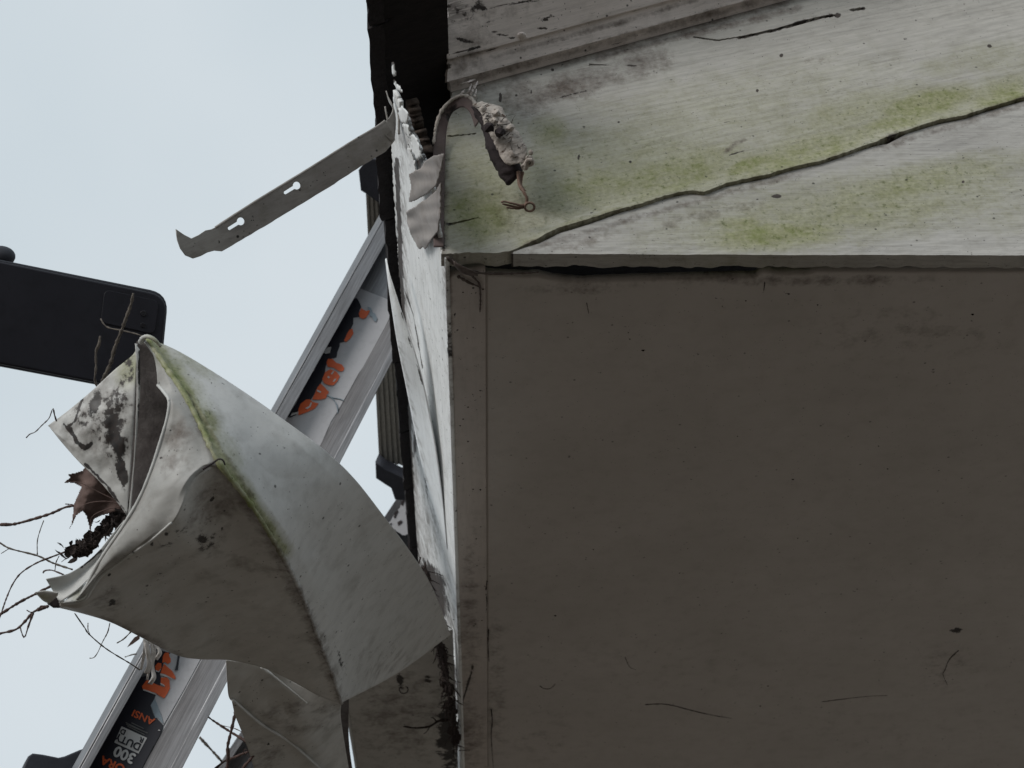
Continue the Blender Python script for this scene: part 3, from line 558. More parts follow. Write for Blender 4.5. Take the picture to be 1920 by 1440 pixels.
lump('crust', [((886, 196, 1.445), (902, 190, 1.447), .003), ((900, 212, 1.437), (936, 200, 1.44), .005), ((910, 236, 1.428), (950, 222, 1.432), .006), ((926, 264, 1.42), (968, 244, 1.425), .006), ((938, 292, 1.414), (982, 268, 1.42), .006), ((946, 306, 1.41), (988, 288, 1.416), .005), ((956, 310, 1.41), (984, 304, 1.412), .002)], 'crust', 5, .0019, flash, (90, 44))
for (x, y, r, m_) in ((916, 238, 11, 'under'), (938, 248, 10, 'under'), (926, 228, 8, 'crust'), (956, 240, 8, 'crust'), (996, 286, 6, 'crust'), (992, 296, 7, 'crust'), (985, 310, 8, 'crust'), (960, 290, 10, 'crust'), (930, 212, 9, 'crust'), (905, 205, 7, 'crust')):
    bm = bmesh.new(); bmesh.ops.create_icosphere(bm, subdivisions=2, radius=r * .00049); c = at(x, y, 1.408 if m_ == 'under' else 1.412); s_ = random.uniform(0, 50)
    for v in bm.verts: v.co = Vector(v.co) * (1 + .55 * mnoise.noise(v.co * 260 + Vector((s_, 0, 0)))) + Vector(c)
    me = bpy.data.meshes.new('crumb'); bm.to_mesh(me); bm.free(); link('crumb', me, m_, flash)
random.seed(51); fb = []
for k in range(60):
    t = random.random(); x, y = 900 + 78 * t + random.gauss(0, 9), 200 + 98 * t + random.gauss(0, 9); a = random.uniform(0, 6.28); L = random.uniform(6, 20); d = 1.412 + .02 * (1 - t) - random.uniform(0, .004)
    fb.append(tube([at(x, y, d), at(x + L * .5 * math.cos(a) + random.gauss(0, 2), y + L * .5 * math.sin(a), d - .003), at(x + L * math.cos(a), y + L * math.sin(a), d - .001)], .0006, 5, .0002, .2, 9))
V, Fc = join(fb); o_ = link('fibre_tangle', mesh('fibre_tangle', V, Fc, False), 'fibre', flash); o_['kind'] = 'stuff'
# seed-like ring at the lump's end, then the twisted wire below
def ring(x, y, r, d, tr, parent, mat, nm):
    V, Fc = tube([at(x + r * math.cos(a), y + r * math.sin(a) * .9, d + .002 * math.sin(a)) for a in np.linspace(0, 2 * math.pi * 1.02, 18)], tr, 7, tr, .1, 40); return link(nm, mesh(nm, V, Fc), mat, parent)
ring(993, 304, 5, 1.408, .0022, flash, 'crust', 'seed_cup')
V, Fc = join([tube([at(*p) for p in q], r, 6, r * .7, .12) for q, r in (
    ([(972, 322, 1.42), (974, 345, 1.415), (982, 360, 1.41), (988, 372, 1.41), (986, 384, 1.412)], .0021), ([(980, 322, 1.42), (977, 345, 1.418), (984, 358, 1.414)], .0016),
    ([(986, 384, 1.412), (976, 385, 1.408), (960, 381, 1.404), (946, 378, 1.402), (940, 379, 1.40)], .0014), ([(986, 386, 1.412), (974, 389, 1.41), (958, 386, 1.406), (942, 382, 1.404)], .0014), ([(985, 388, 1.413), (970, 391, 1.412), (950, 389, 1.408)], .0013))])
link('twisted_wire', mesh('twisted_wire', V, Fc), 'wire', flash); ring(993, 388, 9, 1.41, .0012, flash, 'wire', 'wire_eye')

# ------------------------------------------------------------------ gutter hanger strap
sp0 = fp(738, 250, .01); dR = depth(sp0); s1 = at(740, 240, dR); s2 = at(380, 452, dR - .10); sdir = s2 - s1; wv = at(757, 285, dR + .006) - s1
sn = np.cross(sdir, wv)
strap = thing('hanger_strap', 'long grey metal gutter strap with two keyhole slots hanging out against the sky', 'gutter strap', s1)
random.seed(2)
edge_u = [(722, 227), (704, 240), (660, 266), (600, 304), (540, 341), (470, 384), (404, 427)]; edge_l = [(410, 470), (416, 471), (470, 439), (540, 397), (600, 361), (660, 322), (722, 284), (740, 262)]
hook = [(396, 430), (385, 433), (372, 441), (358, 448), (344, 441), (330, 431), (333, 450), (338, 466), (348, 478), (362, 484), (376, 480), (388, 473), (402, 469)]
def keyhole(x, y):
    pts = []; a0 = math.radians(148)
    for k in range(15):
        th = a0 + math.radians(28) - math.radians(336) * 0 + math.radians(360 - 56) * k / 14; pts.append((x + 8 * math.cos(th), y + 8.0 * math.sin(th)))
    ex, ey = math.cos(a0), math.sin(a0); nx, ny = -ey, ex
    L = 27; return pts + [(x + ex * L - nx * 3.6, y + ey * L - ny * 3.6), (x + ex * (L + 2), y + ey * (L + 2)), (x + ex * L + nx * 3.6, y + ey * L + ny * 3.6)]
st = plate('strap', [jag(edge_u + hook + edge_l, 9, .5), keyhole(556, 348), keyhole(451, 415)], s1, sn, .0012, 'strap', strap, .0003)
# bright rolled upper edge and the bent top that still grips the fascia
V, Fc = tube([on_plane(a, b, s1, sn) for a, b in edge_u], .0015, 6, .0015, .06, 40); link('rolled_edge', mesh('rolled_edge', V, Fc), 'strap', strap)
V, Fc = loft([[(704, 240, dR - .01), (722, 229, dR - .004), (733, 217, dR), (738, 205, dR + .002), (736, 195, dR + .002), (729, 182, dR + .004), (725, 170, dR + .006)], [(736, 265, dR - .004), (740, 258, dR), (742, 240, dR + .004), (742, 218, dR + .008), (739, 204, dR + .008), (731, 190, dR + .01), (727, 176, dR + .012)]], 40, 6); solid(link('bent_end', mesh('bent_end', V, Fc), 'strap', strap), .0012)
V, Fc = tube([at(746, 204, dR + .002), at(748, 225, dR), at(748, 252, dR)], .0012, 6); link('nail', mesh('nail', V, Fc), 'strap', strap)
V, Fc = tube([at(722, 200, dR - .002), at(724, 212, dR - .003), at(727, 226, dR - .004)], .0009, 6); link('nail', mesh('nail', V, Fc), 'strap', strap)

# ------------------------------------------------------------------ gutter
gut = thing('gutter', 'crumpled white gutter torn loose and twisted, its open end pointing at the sky', 'gutter', at(640, 1320, 1.66))
RIDGE = [(276, 634, 1.30), (312, 690, 1.282), (350, 748, 1.264), (380, 806, 1.248), (409, 866, 1.235), (470, 946, 1.255), (522, 1030, 1.295), (562, 1106, 1.36), (600, 1205, 1.45), (622, 1262, 1.505), (640, 1318, 1.555)]
SIL = [(277, 634, 1.302), (330, 656, 1.308), (395, 694, 1.315), (470, 743, 1.32), (545, 796, 1.322), (610, 845, 1.33), (665, 898, 1.36), (720, 968, 1.42), (770, 1035, 1.51), (810, 1100, 1.65), (845, 1190, 1.84)]
A_MID = [(276, 634, 1.30), (330, 690, 1.292), (385, 740, 1.285), (440, 820, 1.272), (500, 880, 1.282), (560, 950, 1.312), (612, 1020, 1.37), (655, 1085, 1.44), (700, 1150, 1.54), (728, 1210, 1.64), (746, 1262, 1.74)]
gm2 = [('s', A_, [(285, 640), (350, 735), (410, 850), (470, 940), (530, 1030)], 17, .95), ('s', A_, [(280, 640), (345, 720), (430, 870)], 30, .5), ('b', A_, 395, 790, 16, 40, -30, .8), ('b', A_, 330, 690, 20, 26, -30, .75), ('s', G_, [(480, 960), (540, 1070), (600, 1200), (640, 1315)], 12, .6), ('b', G_, 720, 1240, 60, 40, 0, .3), ('b', D_, 640, 1240, 8, 60, -20, .4), ('s', G_, [(350, 735), (470, 930)], 6, .5), ('b', A_, 360, 680, 60, 20, 35, .4)]
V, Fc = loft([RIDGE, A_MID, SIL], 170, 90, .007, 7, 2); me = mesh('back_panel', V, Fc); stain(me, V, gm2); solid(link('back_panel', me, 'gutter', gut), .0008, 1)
FOLD = [(409, 868, 1.235), (392, 876, 1.232), (370, 892, 1.228), (352, 918, 1.224), (340, 950, 1.222), (322, 980, 1.225), (282, 1014, 1.236), (226, 1052, 1.25), (190, 1080, 1.258), (172, 1104, 1.262), (160, 1122, 1.265), (136, 1130, 1.268), (112, 1128, 1.27)]
INNER = [(270, 642, 1.300), (288, 668, 1.296), (294, 700, 1.286), (296, 722, 1.280), (308, 736, 1.266), (317, 752, 1.256), (314, 782, 1.252), (300, 830, 1.248), (284, 880, 1.244), (262, 934, 1.243), (232, 985, 1.245), (200, 1032, 1.251), (180, 1064, 1.256), (164, 1096, 1.260), (152, 1118, 1.263)]
RF = RIDGE[:5] + FOLD[1:12]
b1 = [('b', A_, 300, 660, 30, 30, 0, .4), ('b', D_, 302, 806, 4, 5, 0, 1), ('b', D_, 319, 808, 4, 3, 0, 1), ('b', D_, 302, 858, 4, 4, 0, .9), ('b', G_, 335, 820, 30, 30, 0, .5), ('b', G_, 320, 870, 40, 26, 0, .35), ('s', G_, [(409, 866), (370, 892)], 6, .6), ('b', G_, 380, 800, 14, 50, -25, .5)]
V, Fc = loft([RF, [tuple((np.array(a) * .5 + np.array(b) * .5) + np.array([0, 0, -.004])) for a, b in zip(spline(RF, 12), spline(INNER, 12))], INNER], 150, 50, .004, 16, 4); me = mesh('front_panel', V, Fc); stain(me, V, b1); solid(link('front_panel', me, 'gutter_face_shade', gut), .0009, 1)
# rolled bright lip along the torn edge
V, Fc = tube([at(*p) for p in INNER[3:]], .0014, 8, .0018, .08, 90); link('rolled_lip', mesh('rolled_lip', V, Fc), 'gutter_in', gut)
V, Fc = tube([at(*p) for p in FOLD[5:]], .0011, 8, .0016, .08, 60); link('fold_edge', mesh('fold_edge', V, Fc), 'gutter_in', gut)
BOT = [(640, 1320, 1.557), (596, 1304, 1.53), (545, 1276, 1.50), (492, 1252, 1.48), (430, 1238, 1.455), (372, 1236, 1.43), (330, 1228, 1.41), (270, 1198, 1.36), (210, 1168, 1.325), (160, 1152, 1.30), (112, 1140, 1.278)]
B_MID = [(562, 1108, 1.36), (520, 1118, 1.36), (470, 1122, 1.355), (420, 1112, 1.342), (372, 1098, 1.322), (322, 1090, 1.302), (276, 1094, 1.29), (230, 1112, 1.285), (190, 1126, 1.28), (150, 1140, 1.275), (112, 1136, 1.272)]
b2 = [('b', D_, 398, 935, 3.5, 14, 25, .8), ('b', D_, 416, 990, 2.5, 6, 25, .8), ('b', D_, 378, 1010, 5, 11, 25, .6), ('b', D_, 312, 1002, 6, 7, 0, .7), ('b', D_, 285, 1020, 6, 3, -30, .8), ('b', D_, 390, 1000, 30, 40, 20, .34), ('b', D_, 330, 1010, 36, 16, -30, .36), ('b', G_, 400, 960, 40, 70, 20, .5), ('b', G_, 420, 910, 40, 40, 0, .5), ('b', G_, 450, 1040, 160, 60, 10, .2), ('b', D_, 210, 1130, 10, 6, -60, .6), ('s', G_, [(190, 1160), (280, 1200), (340, 1230)], 8, .6), ('s', G_, [(430, 900), (500, 1000), (560, 1120), (640, 1310)], 14, .65), ('b', D_, 205, 1078, 4, 6, 50, .9), ('b', G_, 200, 1120, 30, 40, 0, .4)]
def between(c0, c1, w, first):
    P = spline(c0, 13) * (1 - w) + spline(c1, 13) * w; k = np.exp(-np.linspace(0, 1, 13) * 7)[:, None]; return [tuple(p) for p in P + k * (np.array(first) - P[0])]
V, Fc = loft([FOLD, between(FOLD, B_MID, .33, (470, 947, 1.255)), between(FOLD, B_MID, .67, (522, 1031, 1.295)), B_MID, between(B_MID, BOT, .5, (600, 1206, 1.45)), BOT], 170, 90, .0065, 9, 7); me = mesh('bottom_panel', V, Fc); stain(me, V, b2); solid(link('bottom_panel', me, 'gutter_low_shade', gut), .0008, 1)
# rough algae seam along the ridge
V, Fc = tube([at(a, b, d - .001) for a, b, d in RIDGE], .0024, 8, .0019, .4, 150); me = mesh('ridge_seam', V, Fc); stain(me, np.array(V), [('s', A_, [(276, 634), (350, 748), (420, 880), (520, 1030)], 30, .9), ('s', G_, [(520, 1030), (640, 1318)], 30, .9)]); link('ridge_seam', me, 'gutter', gut)
# rounded hem at the apex
V, Fc = tube([at(264, 641, 1.297), at(268, 634, 1.2898), at(277, 631, 1.2844), at(290, 637, 1.2826), at(302, 650, 1.2844)], .0024, 8, .0014, .1, 24); me = mesh('apex_hem', V, Fc); stain(me, np.array(V), [('b', A_, 290, 640, 20, 20, 0, .6)]); link('apex_hem', me, 'gutter_in', gut)
# the torn inner flap, dark with rotted dirt
C1 = [(90, 798, 1.333), (130, 768, 1.3294), (175, 730, 1.324), (215, 693, 1.3186), (250, 664, 1.315), (256, 644, 1.3132)]
C3 = [(92, 800, 1.333), (116, 830, 1.3258), (150, 868, 1.3186), (186, 902, 1.3132), (222, 945, 1.3078), (238, 968, 1.306)]
C2 = [(91, 799, 1.333), (140, 795, 1.324), (190, 785, 1.3132), (225, 775, 1.306), (246, 770, 1.3024), (252, 772, 1.3024)]
fm2 = [('b', G_, 200, 790, 75, 70, 40, .75), ('b', D_, 178, 762, 12, 30, 15, .9), ('b', D_, 210, 800, 40, 60, -12, .62), ('b', D_, 226, 760, 24, 40, 0, .5), ('b', D_, 205, 790, 14, 34, -15, .85), ('b', D_, 222, 830, 14, 36, -10, .85), ('s', D_, [(128, 800), (140, 790), (150, 760), (158, 740)], 3, .75), ('s', D_, [(132, 805), (145, 830), (160, 840), (172, 832)], 4.5, .85), ('b', D_, 228, 880, 10, 34, -10, .8), ('b', A_, 240, 690, 30, 40, 0, .7),
       ('s', D_, [(120, 795), (135, 812)], 3, .7), ('b', D_, 246, 930, 5, 40, 0, .9), ('s', D_, [(160, 870), (200, 910), (235, 960)], 3, .6), ('b', D_, 160, 790, 40, 16, 50, .4), ('b', D_, 236, 700, 20, 40, 0, .35)]
V, Fc = loft([C1, C2, C3], 90, 60, .005, 22, 11); me = mesh('torn_flap', V, Fc); stain(me, V, fm2); solid(link('torn_flap', me, 'gutter_in', gut), .0008, 1)
V, Fc = loft([[(253, 643, 1.3114), (256, 680, 1.306), (256, 740, 1.3024), (254, 800, 1.3006), (250, 870, 1.3024), (240, 968, 1.306)], [(262, 655, 1.3105), (263, 700, 1.306), (262, 750, 1.3024), (258, 800, 1.3015), (252, 870, 1.3024), (244, 970, 1.306)]], 50, 5, .0006, 60); me = mesh('flap_edge', V, Fc); stain(me, V, [('s', D_, [(262, 660), (256, 960)], 2.5, .7)]); solid(link('flap_edge', me, 'gutter_in', gut), .0008, 1)
# inner wall behind the mouth, its shade put into the colour
V, Fc = loft([[(256, 640, 1.3375), (244, 720, 1.36), (238, 800, 1.369), (230, 900, 1.369), (214, 1000, 1.351)], [(300, 646, 1.324), (326, 740, 1.3375), (334, 800, 1.3555), (316, 900, 1.3555), (250, 1010, 1.3375)]], 50, 12, .002, 20); me = mesh('inner_wall', V, Fc); stain(me, V, [('b', D_, 275, 776, 14, 7, 0, 1), ('b', D_, 250, 950, 22, 60, 12, 1), ('s', D_, [(268, 650), (264, 760)], 4, .8)]); solid(link('inner_wall', me, 'gutter_shade', gut), .0008, 1)
# pale inside of the lower lip, with its sharp tip
P1 = [(86, 1086, 1.261), (110, 1081, 1.2646), (132, 1074, 1.27), (158, 1058, 1.2754), (185, 1034, 1.2808), (210, 1004, 1.2862), (234, 976, 1.2898)]
P2 = [(112, 1130, 1.2628), (126, 1120, 1.2628), (146, 1104, 1.2646), (168, 1082, 1.2673), (190, 1052, 1.2727), (212, 1018, 1.279), (236, 980, 1.2844)]
V, Fc = loft([P1, [tuple((np.array(a) + np.array(b)) / 2 + np.array([0, 0, .006])) for a, b in zip(P1, P2)], P2], 60, 18, .0008, 40); me = mesh('lip_inside', V, Fc); stain(me, V, [('s', D_, [(150, 1066), (190, 1032)], 3, .6)]); solid(link('lip_inside', me, 'gutter_in', gut), .0008, 1)
V, Fc = loft([[(118, 1130, 1.261), (140, 1128, 1.261), (158, 1122, 1.261), (166, 1104, 1.261), (172, 1088, 1.261)], [(124, 1124, 1.2637), (136, 1112, 1.2664), (150, 1102, 1.2682), (162, 1092, 1.2673), (170, 1086, 1.2646)]], 30, 8, .0006, 60); me = mesh('lip_pocket', V, Fc); stain(me, V, [('b', A_, 148, 1116, 20, 14, 0, .5), ('b', G_, 148, 1114, 20, 12, 0, .4)]); solid(link('lip_pocket', me, 'gutter_in', gut), .0008, 1)
# folded tab at the very end
V, Fc = loft([[(66, 1111, 1.2565), (86, 1108, 1.2565), (108, 1112, 1.2565)], [(68, 1114, 1.2592), (84, 1122, 1.261), (108, 1117, 1.2592)], [(67, 1113, 1.261), (80, 1126, 1.2664), (92, 1132, 1.27)]], 20, 14, .0006, 50); me = mesh('end_tab', V, Fc); stain(me, V, [('b', A_, 84, 1122, 14, 10, 0, .5)]); solid(link('end_tab', me, 'gutter_in', gut), .0008, 1)
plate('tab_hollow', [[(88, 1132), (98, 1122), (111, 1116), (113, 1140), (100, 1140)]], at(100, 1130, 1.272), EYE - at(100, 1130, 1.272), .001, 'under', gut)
# lower sheet: gutter floor that still runs back to the fascia
V, Fc = loft([[(424, 1238, 1.475), (500, 1250, 1.505), (560, 1284, 1.535), (640, 1316, 1.585)], [(428, 1300, 1.50), (500, 1330, 1.54), (570, 1350, 1.58), (641, 1360, 1.66)], [(436, 1316, 1.51), (490, 1358, 1.56), (560, 1405, 1.63), (668, 1520, 1.82)]], 90, 50, .011, 11, 3); me = mesh('crushed_floor', V, Fc); stain(me, V, [('b', D_, 482, 1310, 5, 4, 0, .9), ('b', G_, 560, 1340, 100, 40, 0, .3)]); solid(link('crushed_floor', me, 'gutter_low_shade', gut), .0008, 1)
V, Fc = loft([[(434, 1312, 1.508), (490, 1358, 1.558), (560, 1405, 1.628), (680, 1520, 1.80)], [(440, 1340, 1.53), (458, 1385, 1.57), (476, 1440, 1.62), (500, 1520, 1.72)]], 50, 24, .002, 20, 5); me = mesh('side_sheet', V, Fc); stain(me, V, [('b', D_, 504, 1396, 4, 4, 0, 1), ('b', G_, 500, 1420, 40, 40, 0, .4)]); solid(link('side_sheet', me, 'gutter_low_shade', gut), .0008, 1)
V, Fc = tube([at(436, 1312, 1.506), at(490, 1358, 1.556), at(560, 1405, 1.625), at(680, 1520, 1.79)], .0016, 7, .0016, .1, 50); link('sheet_hem', mesh('sheet_hem', V, Fc), 'gutter_in', gut)
V, Fc = tube([at(490, 1250, 1.497), at(510, 1266, 1.502), at(540, 1290, 1.52), at(575, 1318, 1.545)], .0016, 7, .0008, .15, 30); link('fold_crease', mesh('fold_crease', V, Fc), 'gutter_in', gut)
# straight run still fixed under the fascia
GX0, GX1, GZ = XC - .128, XC - .004, H + .012
yb = on_z(745, 1268, GZ)[1]
x_l = on_z(646, 1440, GZ)[0]; e0 = on_z(648, 1312, GZ); e1 = on_z(700, 1235, GZ); e2 = on_z(849, 1180, GZ)
V = []
for i, u in enumerate(np.linspace(0, 1, 24)):
    p = (1 - u) ** 2 * e0 + 2 * u * (1 - u) * e1 + u * u * e2
    for t in np.linspace(0, 1, 40): V.append((p[0] + (0 if u < .9 else 0), p[1] + (YF - .1 - p[1]) * t, GZ + .0015 * mnoise.noise(Vector((p[0] * 20, t * 9, 0)))))
V = np.array(V); me = mesh('straight_bottom', V, [tuple(f) for f in grid_faces(24, 40)]); stain(me, V, [('b', G_, 760, 1340, 120, 80, 0, .5), ('s', D_, [(700, 1270), (740, 1279), (790, 1276), (830, 1282), (834, 1300)], 2.5, .9), ('b', D_, 722, 1279, 4, 4, 0, 1), ('b', D_, 840, 1370, 20, 80, 0, .9)]); solid(link('straight_bottom', me, 'gutter_low_shade', gut), .0009)
V = [(e0[0] + .002, e0[1], GZ + .0005), (e0[0] + .002, YF - .1, GZ + .0005), (e0[0] - .012, YF - .1, GZ + .10), (e0[0] - .012, e0[1] + .03, GZ + .10)]
solid(link('straight_front', mesh('straight_front', V, [(0, 1, 2, 3)]), 'gutter_in', gut), .0009)
V, Fc = tube([(e0[0], e0[1] + .008, GZ - .001), (e0[0], YF - .12, GZ - .001)], .0022, 8, .0022, .03, 40); link('bottom_bead', mesh('bottom_bead', V, Fc), 'gutter_in', gut)
ring(757, 1293, 8, depth(on_z(757, 1293, GZ - .002)), .0008, gut, 'under', 'screw_ring')
V, Fc = loft([[(616, 1312, 1.74), (654, 1310, 1.74)], [(630, 1400, 1.84), (655, 1400, 1.84)], [(640, 1520, 1.96), (674, 1520, 1.96)]], 8, 12); solid(link('gap_shadow_sheet', mesh('gap_shadow_sheet', V, Fc), 'gutter_shade', gut), .001)  # dark sheet added to paint the shadow in the gap
# stray sheet-metal screw and a rivet tail on the front panel
V, Fc = tube([at(291, 963, 1.2772), at(297, 970, 1.279), at(303, 978, 1.2826)], .0011, 7, .0026, .2, 16); link('screw', mesh('screw', V, Fc), 'under', gut)
V, Fc = tube([at(380, 880, 1.222), at(398, 869, 1.2244), at(410, 861, 1.2256), at(418, 863, 1.2256), at(422, 872, 1.2271)], .0011, 6, .0007, .1, 20); link('wire_end', mesh('wire_end', V, Fc), 'under', gut)

# ------------------------------------------------------------------ ladder
lad = thing('ladder', 'aluminium ladder with torn orange and black stickers rising behind the gutter', 'ladder', at(250, 1500, 1.62))
B_PX, T_PX = [135, 149, 152, 168, 154, 267, 320, 342], [546, 558.5, 561, 585, 572, 673, 710, 724]
DL0, DL1, WEB = 1.60, 1.86, .030
dB = [WEB, 0, -.001, 0.0, WEB, WEB, 0, 0]
prof0 = [at(x, 1440, DL0 + o) for x, o in zip(B_PX, dB)]; prof1 = [at(x, 700, DL1 + o) for x, o in zip(T_PX, dB)]
back = WEB + .004
prof0 += [at(342, 1440, DL0 + .004), at(272, 1440, DL0 + back), at(137, 1440, DL0 + back)]; prof1 += [at(724, 700, DL1 + .004), at(677, 700, DL1 + back), at(548, 700, DL1 + back)]
prof0, prof1 = np.array(prof0), np.array(prof1)
def rail(name, p0, p1, t0, t1, mat, parent, n=24, close=True):
    V = []; k = len(p0)
    for t in np.linspace(t0, t1, n): V += list(p0 + (p1 - p0) * t)
    Fc = [(i * k + j, i * k + (j + 1) % k, (i + 1) * k + (j + 1) % k, (i + 1) * k + j) for i in range(n - 1) for j in range(k)]
    Fc += [tuple(range(k - 1, -1, -1)), tuple((n - 1) * k + j for j in range(k))]
    return link(name, mesh(name, V, Fc, False), mat, parent)
bevel(rail('side_rail', prof0, prof1, -.5, 1.75, 'alu', lad, 12), .0006, 2)
WP = prof0[4]; WN = np.cross(prof0[5] - prof0[4], prof1[4] - prof0[4])
V, Fc = tube([prof0[1] + (prof1[1] - prof0[1]) * t for t in (-.5, .5, 1.7)], .0016, 8, .0016, 0, 12); link('rail_bead', mesh('rail_bead', V, Fc), 'alu', lad)
# upper sticker
z6 = lambda L: [(x / 4.235 + 520, y / 4.235 + 520) for x, y in L]
random.seed(12)
plate('pale_sticker', [jag(z6([(606, 158), (650, 88), (880, 178), (905, 290), (780, 560), (650, 760), (525, 985), (470, 1080), (430, 1140), (330, 1360), (300, 1420), (0, 1420), (60, 1120), (300, 740), (480, 430)]), 14, .25)], WP, WN, .0003, 'st_white', lad, lift=.0006)
bk = plate('black_sticker', [jag(z6([(600, 165), (635, 170), (655, 210), (668, 240), (655, 262), (648, 290), (656, 318), (605, 325), (604, 372), (580, 425), (556, 462), (548, 500), (528, 516), (495, 522), (494, 555), (478, 596), (470, 640), (405, 655), (384, 715), (380, 760), (358, 812), (345, 850), (318, 880), (296, 930), (270, 975), (228, 978), (190, 1010), (168, 1060), (150, 1096), (105, 1118), (80, 1112), (150, 1000), (270, 780), (300, 730), (400, 545), (520, 330)]), 9, .35)], WP, WN, .0003, 'st_black', lad, lift=.0012)
for sh in ([(668, 250), (705, 275), (735, 268), (722, 300), (705, 325), (680, 337), (655, 325), (648, 290)], [(598, 415), (606, 450), (580, 492), (545, 520), (530, 508), (552, 460), (575, 420)], [(405, 652), (440, 655), (470, 685), (515, 700), (533, 730), (520, 752), (490, 750), (450, 725), (400, 715), (392, 680)],
           [(380, 760), (420, 735), (470, 755), (497, 790), (480, 830), (450, 862), (410, 862), (370, 845), (358, 812)], [(345, 850), (378, 880), (410, 915), (385, 965), (340, 978), (278, 975), (300, 925), (320, 880)], [(228, 978), (262, 975), (282, 995), (330, 1008), (300, 1045), (240, 1075), (170, 1100), (168, 1060), (185, 1010)]):
    plate('orange_letter', [jag(z6(sh), 5, .25)], WP, WN, .0003, 'st_orange', lad, lift=.0018)
for sh in ([(420, 800), (405, 790), (398, 800), (410, 812)], [(470, 812), (455, 815), (440, 838), (458, 832)], [(445, 752), (425, 775), (438, 778), (452, 756)], [(350, 915), (320, 900), (316, 912), (345, 926)], [(268, 1000), (255, 1030), (222, 1048), (240, 1054), (265, 1036), (276, 1004)], [(170, 1075), (120, 1085), (105, 1108), (130, 1100), (165, 1090)],
           [(430, 560), (400, 565), (365, 605), (385, 615), (420, 608)], [(300, 735), (280, 738), (272, 770), (292, 750)]):
    plate('white_detail', [z6(sh)], WP, WN, .0003, 'st_text', lad, lift=.0024)
plate('grey_scuff', [jag(z6([(715, 240), (742, 248), (760, 285), (775, 290), (796, 330), (785, 362), (768, 352), (750, 322), (730, 312), (735, 280)]), 4, .6)], WP, WN, .0003, 'st_steel', lad, lift=.0018)
for q in ([(395, 940), (440, 970), (470, 1020), (480, 1085)], [(390, 935), (440, 958), (500, 970), (525, 985)]):
    V, Fc = tube([on_plane(a, b, WP, WN) + .001 * (EYE - WP) for a, b in z6(q)], .0009, 5, .0007, .3, 20); link('scratch', mesh('scratch', V, Fc), 'st_steel', lad)
# lower sticker
z2 = lambda L: [(x / 6 + 160, y / 6 + 1200) for x, y in L]
plate('pale_sticker', [z2([(820, -60), (1330, -60), (1310, 190), (1110, 560), (880, 960), (790, 960), (760, 640)])], WP, WN, .0003, 'st_white', lad, lift=.0006)
plate('black_sticker', [jag(z2([(850, 120), (960, 150), (930, 180), (880, 270), (850, 400), (870, 500), (700, 590), (795, 620), (780, 670), (735, 740), (770, 850), (870, 950), (870, 990), (850, 1050), (640, 1440), (620, 1500), (20, 1500), (60, 1430), (250, 1090), (290, 1020), (600, 430), (720, 400), (720, 260), (780, 160)]), 6, .25)], WP, WN, .0003, 'st_black', lad, lift=.0012)
plate('torn_corner', [z2([(785, 660), (740, 740), (760, 790), (790, 880), (820, 880), (860, 930), (880, 950), (860, 860), (810, 720)])], WP, WN, .0003, 'st_steel', lad, lift=.0016)
for sh in ([(900, 150), (940, 150), (950, 190), (965, 220), (965, 255), (930, 275), (900, 255), (870, 260), (875, 190)], [(790, 300), (820, 262), (860, 270), (860, 320), (830, 360), (795, 350)], [(890, 275), (930, 310), (980, 355), (1018, 420), (1015, 450), (960, 425), (900, 390), (850, 380), (870, 320)],
           [(640, 525), (700, 450), (800, 505), (895, 540), (850, 500), (855, 430), (920, 425), (950, 460), (955, 550), (925, 610), (890, 662), (850, 640), (790, 600), (690, 570), (650, 560)]):
    plate('orange_letter', [z2(sh)], WP, WN, .0003, 'st_orange', lad, lift=.0018)
for sh in ([(845, 385), (900, 395), (965, 430), (1000, 455), (940, 430), (850, 405)], [(850, 490), (895, 515), (900, 535), (850, 505)], [(655, 560), (720, 580), (800, 615), (795, 625), (720, 595), (655, 575)], [(795, 345), (830, 360), (855, 330), (835, 372), (800, 362)], [(835, 1015), (850, 1030), (820, 1025)]):
    plate('white_detail', [z2(sh)], WP, WN, .0003, 'st_text', lad, lift=.0024)
plate('worn_drip', [z2([(1050, 150), (1068, 150), (1045, 345), (1010, 350), (1030, 280)])], WP, WN, .0003, 'st_black', lad, lift=.0024)
z8 = lambda x, y: (x / 11.077 + 170, y / 11.077 + 1310)
AN = 180 + 24.5
plate('rating_box', [[z8(650, 585), z8(1178, 825), z8(1000, 1150), z8(500, 920)]], WP, WN, .0003, 'st_text', lad, lift=.0018)
x, y = z8(1350, 440); text_plate('lettering', 'ANSI', x, y, AN, 13.5, WP, WN, 'st_orange', lad, .0022, .035, 1.12)
x, y = z8(1075, 965); text_plate('lettering', 'DUTY', x, y, AN, 14.5, WP, WN, 'st_black', lad, .0026, .04, .98)
x, y = z8(1130, 845); text_plate('lettering', 'R', x, y, AN, 10, WP, WN, 'st_black', lad, .0026, .05)
x, y = z8(755, 680); text_plate('lettering', 'D', x, y, AN, 10, WP, WN, 'st_black', lad, .0026, .05)
x, y = z8(965, 1185); text_plate('lettering', '300', x, y, AN, 20, WP, WN, 'st_text', lad, .0022, .05, 1.02)
x, y = z8(745, 1420); text_plate('lettering', 'ORA', x, y, AN, 16, WP, WN, 'st_orange', lad, .0022, .05, 1.05)
for k, (a, b, c, d) in enumerate(((740, 500, 1150, 700), (750, 535, 1195, 720), (770, 570, 1130, 750), (860, 505, 1110, 625))):
    (x1, y1), (x2, y2) = z8(a, b), z8(c, d); plate('small_print', [[(x1, y1), (x2, y2), (x2 - .5, y2 + 1.3), (x1 - .5, y1 + 1.3)]], WP, WN, .0003, 'st_grey', lad, lift=.0020)
